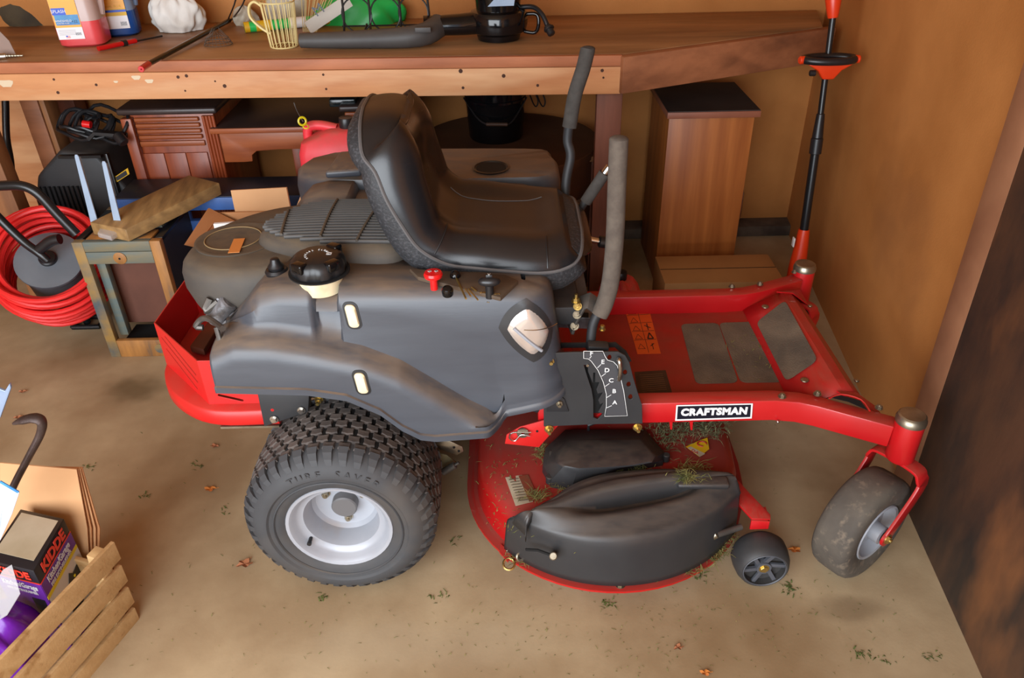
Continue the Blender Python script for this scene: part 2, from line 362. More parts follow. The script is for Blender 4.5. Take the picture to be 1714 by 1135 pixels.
def text(name, s, size, M, m, parent, ext=.0004, off=0.0, sx=1.0, shear=0, align='CENTER', space=1.0):
    c = bpy.data.curves.new(name, 'FONT'); c.body = s; c.size = size; c.extrude = ext; c.offset = off; c.align_x = align; c.align_y = 'CENTER'
    c.shear = shear; c.space_character = space; c.resolution_u = 3
    return link(name, curve_mesh(c, M @ Matrix.Diagonal((sx, 1, 1, 1))), m, parent, flat=True)
def plate(name, outer, holes, M, th, m, parent, bev=0.0):   # flat sheet with real holes; z from 0..th
    c = bpy.data.curves.new(name, 'CURVE'); c.dimensions = '2D'; c.fill_mode = 'BOTH'; c.extrude = th/2 - bev; c.bevel_depth = bev; c.bevel_resolution = 1
    c.offset = -bev
    for poly in [outer] + holes:
        sp = c.splines.new('POLY'); sp.points.add(len(poly)-1); sp.use_cyclic_u = True
        for i, p in enumerate(poly): sp.points[i].co = (p[0], p[1], 0, 1)
    return link(name, curve_mesh(c, M @ Matrix.Translation((0, 0, th/2))), m, parent, 30)
def rrect(cx, cy, w, h, r, n=4, ang=0):
    out = []
    for k, (sx, sy) in enumerate(((1, 1), (-1, 1), (-1, -1), (1, -1))):
        for i in range(n+1):
            a = (k + i/n)*pi/2
            out.append((sx*(w/2-r) + r*cos(a), sy*(h/2-r) + r*sin(a)))
    return [(cx + x*cos(ang) - y*sin(ang), cy + x*sin(ang) + y*cos(ang)) for x, y in out]
def interp(x, T):
    if x <= T[0][0]: return T[0][1]
    for (a, b), (c, d) in zip(T, T[1:]):
        if x <= c: return b + (d-b)*(x-a)/(c-a)
    return T[-1][1]
def sm(t): t = max(0, min(1, t)); return t*t*(3-2*t)
def hexbolt(name, p, ax, r, m, parent, h=.006, stud=0.0, washer=True):
    b = MB(); p = Vector(p); ax = Vector(ax).normalized()
    if washer: b.cyl(p, p+ax*.0015, r*1.35, 16)
    b.cyl(p+ax*.001, p+ax*h, r, 6, 0.0006)
    if stud: b.cyl(p+ax*h, p+ax*(h+stud), r*.5, 10)
    return b.out(name, m, parent)
XA, YA, ZA = Vector((1, 0, 0)), Vector((0, 1, 0)), Vector((0, 0, 1))

# ================================================================ SETTING
flo = struct(MB().box((-.6, 1.0, -.05), (5.6, 5.4, .1)).out('floor', M_floor))
def floor_patch(m, cx, cy, rx_, ry_, col, amt):      # a patch of another tone in the concrete, with an uneven edge
    nt = m.node_tree; N = nt.nodes; L = nt.links; p = N['Principled BSDF']; src = p.inputs['Base Color'].links[0].from_socket
    tc = N.new('ShaderNodeTexCoord'); mp = N.new('ShaderNodeMapping'); mp.inputs['Location'].default_value = (-(cx+.6)/rx_, -(cy-1.0)/ry_, 0); mp.inputs['Scale'].default_value = (1/rx_, 1/ry_, 0)
    nz = N.new('ShaderNodeTexNoise'); nz.inputs['Scale'].default_value = 9; L.new(tc.outputs['Object'], nz.inputs['Vector'])
    ln = N.new('ShaderNodeVectorMath'); ln.operation = 'LENGTH'; L.new(tc.outputs['Object'], mp.inputs[0]); L.new(mp.outputs[0], ln.inputs[0])
    ad = N.new('ShaderNodeMath'); ad.operation = 'ADD'; L.new(ln.outputs['Value'], ad.inputs[0]); L.new(nz.outputs['Fac'], ad.inputs[1])
    r = N.new('ShaderNodeMapRange'); r.interpolation_type = 'SMOOTHSTEP'
    for i, v in enumerate((.7, 1.5, amt, 0)): r.inputs[i+1].default_value = v
    L.new(ad.outputs[0], r.inputs[0]); x = N.new('ShaderNodeMix'); x.data_type = 'RGBA'; L.new(r.outputs[0], x.inputs[0]); L.new(src, x.inputs[6]); x.inputs[7].default_value = col
    L.new(x.outputs[2], p.inputs['Base Color'])
q_ = PZ(225, 652, 0); floor_patch(M_floor, q_.x, q_.y, .17, .10, rgb(96, 78, 50), .75)  # dark mark of old oil
q_ = PZ(1430, 1020, 0); floor_patch(M_floor, q_.x, q_.y, .13, .05, rgb(112, 90, 64), .5)
q_ = PZ(700, 1080, 0); floor_patch(M_floor, q_.x, q_.y, .5, .10, rgb(176, 158, 130), .35)  # broad paler patch
WY, WX = 3.38, 1.268
struct(MB().box((-1.1, WY+.02, 1.37), (4.86, .04, 2.64), bev=.001).out('wall_back', M_wall))
RX = lambda y: 1.113 + .113*(y-1.693)      # the side wall is not quite square to the back wall
struct(MB().prism([(RX(WY+.02), WY+.02, 0), (RX(-1.4), -1.4, 0), (RX(-1.4)+.05, -1.4, 0), (RX(WY+.02)+.05, WY+.02, 0)], (0, 0, 2.69)).out('wall_right', M_wall))
struct(MB().box((-3.4, 1.0, 1.35), (.05, 4.8, 2.7)).out('wall_left', M_wallx))
struct(MB().box((-1.0, 1.1, 2.72), (4.9, 4.8, .05)).out('ceiling', M_ceil))
b = MB().box((-1.03, WY-.035, .025), (4.68, .12, .05), bev=.004); struct(b.out('trim_1', M_curb))

# ================================================================ THE MOWER
YC = 1.78
mow = thing('riding_mower', (0, YC, 0), 'red and charcoal zero-turn riding lawn mower with black seat parked on the concrete floor', 'mower')

# ---- drive wheels
def drive_wheel(yo, sgn):      # yo = outer face, sgn=+1 when the outer face looks at -Y
    c = Vector((-.412, yo, .229)); ax = Vector((0, sgn, 0)); W = .235; R = .226
    rim_prof = [(.028, .088), (.060, .088), (.072, .084), (.080, .074), (.084, .040), (.090, .026), (.100, .022), (.106, .016), (.110, .006), (.117, -.002), (.124, -.004),
                (.126, .002), (.122, .012), (.114, .026), (.106, .06), (.100, .12), (.03, .12)]
    rim = MB().lathe(rim_prof, c, ax, 48, loop=True).out('rear_wheel', M_rim, mow, 30)
    prof = [(.120, .004), (.128, -.004), (.140, -.008), (.160, -.012), (.165, -.0165), (.172, -.017), (.188, -.012), (.203, .000), (.214, .016), (.219, .036),
            (.221, .075), (.222, W/2), (.221, W-.075), (.219, W-.036), (.214, W-.016), (.203, W), (.188, W+.012), (.165, W+.014), (.14, W+.008), (.121, W-.004), (.112, W-.02), (.112, .02)]
    tire = MB().lathe(prof, c, ax, 72, loop=True).out('tire', M_rubber, rim, 30)
    tr = MB(); NB = 40
    for row in range(8):
        for k in range(NB):
            t = .034 + (W-.068)*row/7; a0 = 2*pi*(k + (.5 if row % 2 else 0))/NB; da = 2*pi/NB*.5; hw = .0125
            sh = [(-.80, -.75), (0, -1.05), (.80, -.75), (.72, .1), (.80, .75), (0, .55), (-.80, .75), (-.72, .1)]
            rr = R + .004 - .006*abs(row-3.5)/3.5
            P0 = [c + ax*(t+q*hw) + Vector((sin(a0+p*da), 0, cos(a0+p*da)))*(.2185) for p, q in sh]
            P1 = [c + ax*(t+q*hw*.9) + Vector((sin(a0+p*da*.9), 0, cos(a0+p*da*.9)))*rr for p, q in sh]
            tr.loft([P0, P1])
    stuff(tr.out('tread_block', M_tread, rim, 60, flat=True))
    sb = MB()
    for k in range(NB):            # slanted shoulder lugs
        a0 = 2*pi*k/NB
        for side in (0, 1):
            hs = [(.0265, .2265, 0), (.012, .2195, .0), (.0, .2085, .010), (-.006, .196, .020)]
            rings = []
            for i, (t, r, da) in enumerate(hs):
                tt = t if side == 0 else W - t; hw = .052 - .006*i
                v = lambda a, r_, t_: c + ax*t_ + Vector((sin(a), 0, cos(a)))*r_
                rings.append([v(a0+da-hw, r, tt), v(a0+da+hw, r, tt), v(a0+da+hw, r-.01, tt+(.004 if side == 0 else -.004)), v(a0+da-hw, r-.01, tt+(.004 if side == 0 else -.004))])
            sb.loft(rings)
    stuff(sb.out('shoulder_lug', M_rubber, rim, 60, flat=True))
    MB().cyl(c+ax*.090, c+ax*.062, .031, 28, .003).out('hub_cap', M_rimdark, rim)
    MB().lathe([(.2165, .045), (.2222, .05), (.2222, W-.05), (.2165, W-.045)], c, ax, 72, loop=True).out('tread_groove', M_dark, rim)
    for k in range(3):
        a = radians(90 + 120*k + (0)); q = c + Vector((cos(a), 0, -sin(a)))*.052
        hexbolt('lug_nut', q+ax*.088, -ax, .0085, M_zinc, rim, .012, .004)
    a = radians(200); q = c + Vector((cos(a), 0, sin(a)))*.086 + Vector((0, 0, -.028))
    MB().cyl(q+ax*.030, q+ax*.008, .0045, 10).cyl(q+ax*.008, q+ax*.002, .0055, 10).out('valve_stem', M_black, rim)
    if sgn > 0:      # moulded sidewall lettering of the tyre
        for s, a0, step, R0 in (('TURF SAVER', 118, -7.0, .178),):
            for i, ch in enumerate(s):
                if ch == ' ': continue
                a = radians(a0 + step*i); rad = Vector((cos(a), 0, sin(a)))
                text('sidewall_letter', ch, .026, frame(c + rad*R0 + ax*(-.0155), Vector((sin(a), 0, -cos(a))), rad), M_rubber, rim, ext=.0007)
        MB().lathe([(.1465, -.0105), (.149, -.0135), (.1515, -.0115)], c, ax, 64, loop=True).out('sidewall_ring', M_rubber, rim)
drive_wheel(1.300, 1)
drive_wheel(2*YC-1.300, -1)
b = MB().cyl((-.412, 1.40, .229), (-.412, 2.16, .229), .035, 16).box((-.42, 1.66, .25), (.17, .16, .15), bev=.02).box((-.42, 1.90, .25), (.17, .16, .15), bev=.02)
b.out('transaxle', M_blackm, mow)

# ---- fenders
ZB = [(-.655, .556), (-.457, .545), (-.37, .527), (-.30, .485), (-.255, .438), (-.215, .410), (-.18, .404), (-.06, .414), (-.045, .432), (.02, .448), (.085, .462), (.10, .466)]
ZC = [(-.655, .650), (-.60, .674), (-.52, .672), (-.44, .655), (-.33, .625), (-.25, .585), (-.18, .530), (-.115, .470), (-.06, .425)]
ZT = [(-.655, .655), (-.62, .690), (-.595, .715), (-.570, .745), (-.545, .768), (-.50, .778), (.0, .762), (.10, .755)]
NX0, NX1 = -.432, -.378
def fender_profile(X):
    zb, zt = interp(X, ZB), interp(X, ZT); f = 1 - sm((X + .085)/.04); zc = interp(X, ZC) if f > 0 else zb
    notch = sm((X-NX0)/.008)*(1-sm((X-NX1)/.008))
    fl = sm((X+.66)/.03)
    if X < -.55: bd = .06 + .06*(1-sm((X+.655)/.1))
    else: bd = .06
    zc2 = zc*f + zb*(1-f)
    zt2 = zt - .026*notch
    zt2 = max(zt2, zc2+.012)
    pr = [(.24, zt2-.002), (.13, zt2), (bd+.028, zt2-.002), (bd+.012, zt2-.010), (bd+.003, zt2-.028), (bd+.022*notch, (zt2*.65+zc2*.35)), (bd-.004+.018*notch, zt2*.25+zc2*.75+.006),
          (bd-.008+.008*notch, zc2+.014 if f > .02 else zc2*.8+zt2*.2)]
    k = f
    pr += [((bd-.010)*(1-k)+.036*k, zc2*1.0+.004*k + (1-k)*.05), ((bd-.010)*(1-k)+.014*k, zc2-.004*k+(1-k)*.042), ((bd-.010)*(1-k)+.004*k, zc2-.018*k+(1-k)*.034),
           ((bd-.010)*(1-k), max(zb+.03, (zc2-.045)*k+(zb+.03)*(1-k))), ((bd-.012)*(1-k)-.001*k, zb+.0235), ((bd-.012)*(1-k)-.001*k, zb+.020),
           ((bd-.014)*(1-k)-.007*k, zb+.018), ((bd-.014)*(1-k)-.007*k, zb+.003), ((bd-.010)*(1-k)-.003*k, zb), ((bd+.01), zb)]
    return pr
Y0F, XE, RC = 1.395, .020, .075
def fender_pt(s, d, z):     # s along the side, wraps round the front corner
    lean = (.78-z)*.10
    if s <= XE: return Vector((s + (lean if s > -.2 else 0)*sm((s+.2)/.2), Y0F + d, z))
    a = (s-XE)/RC; cx, cy = XE, Y0F + .055 + RC
    d2 = d - .055
    if a <= pi/2: return Vector((cx + (RC-d2)*sin(a) + lean, cy - (RC-d2)*cos(a), z))
    return Vector((cx + RC - d2 + lean, cy + (a-pi/2)*RC, z))
SF = [-.655+.0*i for i in range(1)] + [-.65+.0065*i for i in range(103)] + [XE + RC*pi/2*i/12 for i in range(1, 13)] + [XE+RC*(pi/2+.3*i) for i in range(1, 5)]
SF = sorted(set([round(v, 5) for v in SF]))
def fender(mirror, name):
    G = []
    for s_ in SF:
        row = []
        for d, z in fender_profile(min(s_, .0999)):
            p = fender_pt(s_, d if s_ <= XE else min(d, .12), z)
            if mirror: p.y = 2*YC - p.y
            row.append(p)
        G.append(row)
    o = MB().grid(G).out(name, M_plastic, mow, 50)
    md = o.modifiers.new('thickness', 'SOLIDIFY'); md.thickness = .004; md.offset = -1 if not mirror else 1
    md.offset = -1
    return o
fen = fender(False, 'fender')
def sit(s, z, off=.0):     # point on the side face (body or flare) of the near fender, pushed outward by off
    pr = fender_profile(min(s, .0999)); d = None
    for (d0, z0), (d1, z1) in zip(pr, pr[1:]):
        if min(z0, z1) <= z <= max(z0, z1) and abs(z1-z0) > 1e-6: d = d0 + (d1-d0)*(z-z0)/(z1-z0); break
    if d is None: d = .06
    return fender_pt(s, d-off, z)
# amber fuel sight windows
for wx, wz, hh, tilt in ((-.345, .712, .058, .012), (-.333, .575, .056, .012)):
    for r0, nm, m_, off, w_ in ((0, 'sight_window_frame', M_black, .0015, .0165), (1, 'sight_window', M_cream, .0045, .0115)):
        rings = []
        pts = rrect(0, 0, w_*2, hh+(.008 if r0 == 0 else -.004), w_*.8, 4)
        ring = lambda kk, o_: [sit(wx+px*kk+pz*kk*(-.12), wz+pz*kk, o_) for px, pz in pts]
        o = MB().loft([ring(1, -.004), ring(1, off), ring(.8, off+(.0 if r0 == 0 else .003))]).out(nm, m_, fen)
        if r0: plab(o, 'cream amber-stained sight window')
# headlight wrapped round the corner
def quad_patch(C, off, k=1.0, n=10):
    cs = sum(c_[0] for c_ in C)/4; cz = sum(c_[1] for c_ in C)/4
    C = [(cs+(a-cs)*k, cz+(z-cz)*k) for a, z in C]; G = []
    for i in range(n+1):
        row = []
        for j in range(n+1):
            u, v = i/n*2-1, j/n*2-1; q = .36; u, v = (u*(1-q*v*v/2)+1)/2, (v*(1-q*u*u/2)+1)/2
            s_ = (C[0][0]*(1-u)+C[1][0]*u)*(1-v)+(C[3][0]*(1-u)+C[2][0]*u)*v
            z = (C[0][1]*(1-u)+C[1][1]*u)*(1-v)+(C[3][1]*(1-u)+C[2][1]*u)*v
            edge = min(i, n-i, j, n-j)/n
            row.append(sit(s_, z, off*min(1, edge*5+.0)+.001))
        G.append(row)
    return G
HL = [(-.036, .672), (.030, .738), (.090, .650), (.028, .584)]
MB().grid(quad_patch(HL, .0030, 1.28)).out('headlight_bezel', M_plastic2, fen, 60)
hl = MB().grid(quad_patch(HL, .0095, 1.0)).out('headlight_lens', M_lens, fen, 60)
MB().tube([sit(-.012+.066*t, .684-.078*t, .0105) for t in (0.1, .25, .5, .75, .9)], .0040, 8, 3).out('headlight_reflector', M_rim, fen)
MB().tube([sit(.012+.09*t, .672-.010*t, .0105) for t in (0.04, .25, .5, .75, .96)], .0012, 6, 3).out('lens_seam', M_chrome, fen)
# control console set in the fender top
zc = .768
con = MB().prism([PZ(700, 470, zc), PZ(838, 505, zc), PZ(868, 476, zc), PZ(845, 466, zc), PZ(686, 456, zc)], (0, 0, .010), .002).out('control_panel', mat('worn_console', rgb(66, 54, 44), rgb(88, 70, 52), rough=.75, scale=12), mow)
p = PZ(727, 484, zc)
b = MB().lathe([(.008, 0), (.008, .026), (.019, .030), (.0205, .036), (.018, .041), (.001, .043)], p, ZA, 24); o = plab(b.out('choke_knob', M_redknob, con), 'red mushroom choke knob')
for dx in (-.007, .007):
    q = p + Vector((dx, 0, .0436)); MB().box(q, (.008, .0015, .0006)).box(q, (.0015, .008, .0006)).box(q, (.0055, .0055, .0006), Matrix.Rotation(pi/4, 3, 'Z')).out('knob_symbol', M_white, con)
p = PZ(750, 496, zc); MB().lathe([(.012, .008), (.0125, .02), (.009, .026), (.001, .028)], p, Vector((0, -.35, 1)), 20).out('light_switch', M_gloss, con)
p0, p1 = PZ(780, 500, zc+.01), PY(762, 462, 1.50)
MB().tube([p0, p1], .0022, 8).out('throttle_rod', M_gold, con)
plab(MB().sphere(p1, .012, (1, 1, 1.1)).out('throttle_ball', M_gloss, con), 'glossy black ball on the throttle rod')
for a_, b_ in (((788, 496), (779, 484)), ((800, 502), (784, 484)), ((797, 487), (789, 481))):
    MB().tube([PZ(*a_, zc+.012), PZ(*b_, zc+.012)], .0018, 6).out('console_mark', M_gold, con)
p = PZ(820, 498, zc)
MB().cyl(p, p+ZA*.030, .009, 16).out('key_barrel', M_black, con)
MB().sphere(p+ZA*.038, .0175, (1.35, .7, .62)).box(p+Vector((.0, 0, .048)), (.014, .004, .012), bev=.0015).out('ignition_key', M_black, con)
text('console_letter', 'V', .010, frame(p+Vector((0, -.002, .0555)), XA, YA), M_white, con)
for s_, x_, y_ in (('N', 817, 506), ('ON', 832, 492), ('OFF', 808, 490)):
    text('console_letter', s_, .008, frame(PZ(x_, y_, zc+.0108), XA, YA), M_gold, con)
# tank cap and neck
tc_ = PY(538, 462, 1.515); tz = .79; tc0 = Vector((-.415, 1.510, .006))
MB().lathe([(.066, .7865), (.066, .7895), (.001, .7895)], tc0, ZA, 36).out('filler_gap_shade', M_dark, mow)  # flat dark disc painting the shaded gap round the neck
b = MB().lathe([(.046, .745), (.048, .765), (.050, .790), (.044, .80)], tc0, ZA, 36); plab(b.out('filler_neck', M_cream, mow), 'cream fuel filler neck with amber stains')
ring = []
for z, r, fl in ((.788, .056, 0), (.792, .0600, 1), (.806, .0605, 1), (.818, .057, 1), (.824, .050, .6), (.8262, .044, 0), (.8262, .002, 0)):
    ring.append([tc0 + Vector((cos(a)*rr, sin(a)*rr, z)) for a in [2*pi*i/64 for i in range(64)] for rr in [r*(1 - .07*fl*max(0, cos(a*8))**2)]])
cap = MB().loft(ring).out('tank_cap', M_black, mow, 40)
for a in (-2.15, -.75, 1.0):
    q = tc0 + Vector((cos(a)*.053, sin(a)*.053, .818)); MB().box(q, (.022, .030, .022), Matrix.Rotation(a, 3, 'Z'), bev=.004, seg=3).out('cap_grip', M_gloss, cap)
for i, ch in enumerate('RELEASE SLOWLY'):
    if ch == ' ': continue
    a = radians(225 - 17*i); rad = Vector((cos(a), sin(a), 0))
    text('cap_letter', ch, .0072, frame(tc0 + rad*.024 + ZA*.8268, Vector((sin(a), -cos(a), 0)), rad), M_white, cap)
q = tc0 + Vector((.026, .0, .8268)); MB().box(q, (.009, .002, .0006)).box(q+Vector((0, .008, 0)), (.009, .002, .0006)).box(q+Vector((.0045, .004, 0)), (.002, .009, .0006)).box(q+Vector((-.0045, .004, 0)), (.002, .009, .0006)).out('cap_symbol', M_white, cap)
# latch bolt with boot behind the cap
q = Vector((-.520, 1.548, .772))
b = MB().lathe([(.024, -.004), (.026, .004), (.022, .010), (.014, .010)], q, ZA, 24).lathe([(.016, .008), (.018, .016), (.012, .024), (.009, .034), (.004, .036)], q, ZA, 20)
b.out('cover_latch', M_black, mow)

# ---- engine cover
def oval_ring(pts, z, k, n=40, cen=None):
    P = smooth_path([(x, y, 0) for x, y in pts], 6, True); c = sum(P, Vector())/len(P)
    return [Vector((c.x+(p.x-c.x)*k, c.y+(p.y-c.y)*k, z)) for p in P]
EP = [(-.775, 1.66), (-.735, 1.585), (-.66, 1.548), (-.55, 1.55), (-.42, 1.60), (-.30, 1.64), (-.25, 1.75), (-.30, 1.90), (-.42, 1.96), (-.55, 1.95), (-.66, 1.90), (-.745, 1.80)]
zt = .775
eng = MB().loft([oval_ring(EP, .60, .86), oval_ring(EP, .655, .95), oval_ring(EP, .70, 1.0), oval_ring(EP, .735, 1.0), oval_ring(EP, .755, .975), oval_ring(EP, .768, .93), oval_ring(EP, zt, .86), oval_ring(EP, zt+.003, .6), oval_ring(EP, zt+.003, .1)]).out('engine_cover', M_engine, mow, 60)
oc = PZ(398, 402, zt); R3 = Matrix.Rotation(radians(12), 4, 'Z')
b = MB().lathe([(.082, -.002), (.084, .0045), (.080, .0055), (.0765, .0045), (.001, .0048)], (0, 0, 0), ZA, 48)
b.xf(Matrix.Translation(oc) @ R3 @ Matrix.Diagonal((1.18, 1.12, 1, 1))).out('cover_badge', M_engine, eng, 30)
b = MB().tube([(.055*cos(2*pi*i/40), .055*sin(2*pi*i/40), .006) for i in range(40)], .0013, 6, closed=True)
b.xf(Matrix.Translation(oc+Vector((-.01, 0, 0))) @ R3 @ Matrix.Diagonal((1.2, 1.15, 1, 1))).out('badge_ring', mat('tan_print', rgb(150, 126, 88), rough=.7), eng)
b = MB().box((0, 0, 0), (.026, .075, .0012)); plab(b.xf(Matrix.Translation(PZ(396, 411, zt+.008)) @ Matrix.Rotation(radians(6), 4, 'Z')).out('cover_sticker', M_amber, eng), 'small orange sticker')
MB().box(PZ(340, 430, zt-.018), (.045, .004, .012), Matrix.Rotation(radians(40), 3, 'Z')).box(PZ(352, 437, zt-.02), (.004, .03, .01)).out('cover_seam', M_dark, eng)
# louvred air cleaner cover
AP = [(-.60, 1.725), (-.575, 1.655), (-.47, 1.60), (-.38, 1.585), (-.265, 1.585), (-.225, 1.66), (-.235, 1.76), (-.31, 1.845), (-.43, 1.865), (-.53, 1.825)]
air = MB().loft([oval_ring(AP, .745, 1.0), oval_ring(AP, .778, .99), oval_ring(AP, .795, .95), oval_ring(AP, .808, .84), oval_ring(AP, .816, .6), oval_ring(AP, .818, .1)]).out('air_cleaner_cover', M_engine, mow, 60)
rb = MB(); ringA = oval_ring(AP, 0, .90)
def inside(x, y):
    k = False; n = len(ringA)
    for i in range(n):
        a, c = ringA[i], ringA[(i+1) % n]
        if (a.y > y) != (c.y > y) and x < (c.x-a.x)*(y-a.y)/(c.y-a.y)+a.x: k = not k
    return k
for i in range(19):
    y = 1.603 + i*.0138; xs = [-.62+.008*j for j in range(52)]; run = []
    yy = lambda x: y + .26*(x+.40)**2*(1 if i < 9 else .3)
    pts = [(x, yy(x)) for x in xs if inside(x, yy(x))]
    if len(pts) > 3:
        rad = lambda x, y_: max(0, 1 - ((x+.41)/.23)**2*.55 - ((y_-1.72)/.17)**2*.45)
        rb.tube([(x, y_, .796+.028*rad(x, y_)) for x, y_ in pts], .0042, 6, flat=((0, 0, 1), 1.2, .85))
stuff(rb.out('vent_louvre', M_rib, air, 60))
for x0, x1 in ((-.52, -.545), (-.43, -.43), (-.345, -.315)):
    pts = [(x0+(x1-x0)*t, 1.60+.24*t) for t in [i/12 for i in range(13)]]
    MB().tube([(x, y_, .800+.028*max(0, 1 - ((x+.41)/.23)**2*.55 - ((y_-1.72)/.17)**2*.45)) for x, y_ in pts if inside(x, y_)], .0035, 6).out('louvre_divider', M_engine, air)
plab(MB().box(PZ(600, 431, .755), (.05, .05, .03), bev=.006).out('filter_bracket', mat('tan_plastic', rgb(190, 140, 80), rough=.6), mow), 'small tan plastic piece')
# engine block and exhaust, governor springs at the back
b = MB().box((-.52, 1.76, .53), (.36, .30, .16), bev=.02).cyl((-.70, 1.66, .50), (-.70, 1.90, .50), .055, 24, .01)
b.out('engine_block', M_blackm, mow)
b = MB().box((-.66, 1.56, .66), (.055, .04, .06), bev=.01).cyl((-.69, 1.55, .65), (-.64, 1.55, .70), .022, 14, .004).tube([(-.70, 1.58, .685), (-.665, 1.56, .70), (-.63, 1.57, .69)], .014, 8, 4)
b.out('carburettor', M_oily, mow)
b = MB().tube([PY(352, 500, 1.55), PY(345, 520, 1.54), PY(365, 505, 1.55)], .009, 8, 4).tube([PY(340, 548, 1.52), PY(328, 546, 1.52), PY(338, 534, 1.52), PY(352, 535, 1.5), PY(373, 550, 1.44)], .007, 8, 4).tube([PY(362, 548, 1.46), PY(374, 590, 1.44)], .006, 8)
b.out('exhaust_guard_rod', M_steel, mow)

# ---- far fender, with cup holder
ff = fender(True, 'fender'); 
PF = [(-.56, 2.10), (-.545, 2.32), (.06, 2.32), (.135, 2.26), (.15, 2.18), (.13, 2.09), (0, 2.07)]
top = MB()
def rr(k, z, dy=0): 
    c = Vector((-.2, 2.2, 0)); return [Vector((c.x+(x-c.x)*k, c.y+(y-c.y)*k, z)) for x, y in [(p.x, p.y) for p in smooth_path([(x, y, 0) for x, y in PF], 4, True)]]
fi = top.loft([rr(.98, .56), rr(1.0, .74), rr(.985, .765), rr(.95, .778), rr(.1, .780)]).out('fender_inner_panel', M_plastic, mow, 50)
cc = PZ(822, 281, .781)
MB().lathe([(.052, 0), (.054, .003), (.048, .004), (.044, -.002), (.001, -.0015)], cc, ZA, 32).out('cup_holder_rim', M_black, fi)
MB().lathe([(.043, .0), (.043, .0012), (.001, .0012)], cc, ZA, 32).out('cup_hole_shade', M_dark, fi)  # flat dark disc in place of the shade inside the cup holder
MB().prism([PZ(545, 300, .79), PZ(606, 296, .79), PZ(612, 262, .79), PZ(570, 265, .79)], (0, 0, .022), .008, 3).out('fender_raised_corner', M_plastic, fi)

# ---- engine guard
gz0, gz1 = .458, .583
plan = [(-.575, 1.482), (-.722, 1.482), (-.885, 1.655), (-.885, 1.905), (-.722, 2.078), (-.575, 2.078)]
def wallp(i, holes=[]):
    a, c = plan[i], plan[i+1]; L_ = math.hypot(c[0]-a[0], c[1]-a[1])
    return a, c, L_
guard = None
for i in range(5):
    a, c, L_ = wallp(i)
    dx = (Vector((c[0], c[1], 0))-Vector((a[0], a[1], 0))).normalized()
    h = gz1-gz0; holes = []
    if i == 1 or i == 3:
        for k, (u0, v0, u1, v1) in enumerate(((.78, .88, .14, .54), (.90, .75, .15, .36), (.85, .52, .22, .14))):
            u0 *= L_; u1 *= L_; v0 *= h; v1 *= h
            if i == 3: u0, u1 = L_-u0, L_-u1
            d = Vector((u1-u0, v1-v0)).normalized(); nrm = Vector((-d.y, d.x))*.0036
            holes.append([(u0+nrm.x, v0+nrm.y), (u1+nrm.x, v1+nrm.y), (u1-nrm.x, v1-nrm.y), (u0-nrm.x, v0-nrm.y)])
    if i == 0:
        holes.append([(.005+.0+ .022*cos(t), .105+.022*sin(t)) for t in [-pi/2+pi*q/10 for q in range(11)]] and rrect(.052, .075, .030, .036, .014))
        q = rrect(.092, .018, .060, .007, .003, 3, radians(18)); holes.append(q)
    o = plate('engine_guard', [(0, 0), (L_, 0), (L_, h), (0, h)], holes, frame((a[0], a[1], gz0), dx, ZA), .003, M_redrear, mow, .0005)
    guard = guard or o
MB().prism([(x*.995, YC+(y-YC)*.99, .460) for x, y in plan], (0, 0, .003)).out('guard_floor', M_redrear, mow)
MB().prism([PZ(320, 590, .47), PZ(344, 596, .47), PZ(375, 545, .47), PZ(360, 535, .47)], (0, 0, .02), .004).out('muffler_bracket', mat('rusty_brown_paint', rgb(120, 56, 32), rgb(90, 44, 26), rough=.7, scale=8), mow)
# bumper bar under the guard
bp = [(-.555, 1.455), (-.70, 1.455), (-.79, 1.50), (-.86, 1.58), (-.89, 1.68), (-.89, 1.88), (-.86, 1.98), (-.79, 2.06), (-.70, 2.105), (-.555, 2.105)]
P = smooth_path([(x, y, 0) for x, y in bp], 5); rings = []
for i, p in enumerate(P):
    t = (P[min(i+1, len(P)-1)]-P[max(i-1, 0)]).normalized(); n = Vector((t.y, -t.x, 0)); 
    if n.dot(p-Vector((-.5, 1.78, 0))) < 0: n = -n
    rings.append([p - n*.05 + ZA*.459, p - n*.004 + ZA*.459, p + ZA*.455, p+n*.002+ZA*.44, p + n*.002 + ZA*.420, p - n*.006 + ZA*.412, p - n*.05 + ZA*.412])
MB().loft(rings).out('rear_bumper', M_redrear, mow, 50)
MB().bar([(-.70, 1.48, .404), (-.56, 1.48, .404)], YA, .04, .006).out('bumper_strap', M_zinc, mow)
# black side bracket
pts = [PY(430, 657, 1.44), PY(442, 715, 1.44), PY(516, 690, 1.44), PY(518, 655, 1.44)]
br = MB().prism(pts, (0, .035, 0), .003).out('frame_bracket', M_blackm, mow)
for x, y in ((459, 702), (504, 687)): hexbolt('bolt', PY(x, y, 1.438), -YA, .0075, M_chrome, br, .007)
MB().cyl(PY(456, 686, 1.441), PY(456, 686, 1.441)-YA*.001, .004, 12).out('red_hole', M_red, br)
hexbolt('bolt', PY(534, 668, 1.50), -YA, .008, M_gold, mow, .012, .01)

# ---- main chassis (black side rails under the body, red riser in front of the seat)
for y in (1.53, 2.03):
    MB().bar([(-.60, y, .475), (-.2, y, .47), (.0, y, .44), (.07, y, .41)], YA, .04, .05, .004).out('chassis_rail', M_blackm, mow)
MB().box((-.16, 1.78, .56), (.38, .46, .03), bev=.005).out('seat_deck', M_blackm, mow)
sp_ = MB().prism([(.165, 1.56, .385), (.165, 2.05, .385), (.04, 2.05, .60), (.04, 1.56, .60)], (-.004, 0, 0), 0)
sp_.out('front_riser', M_redpan, mow)
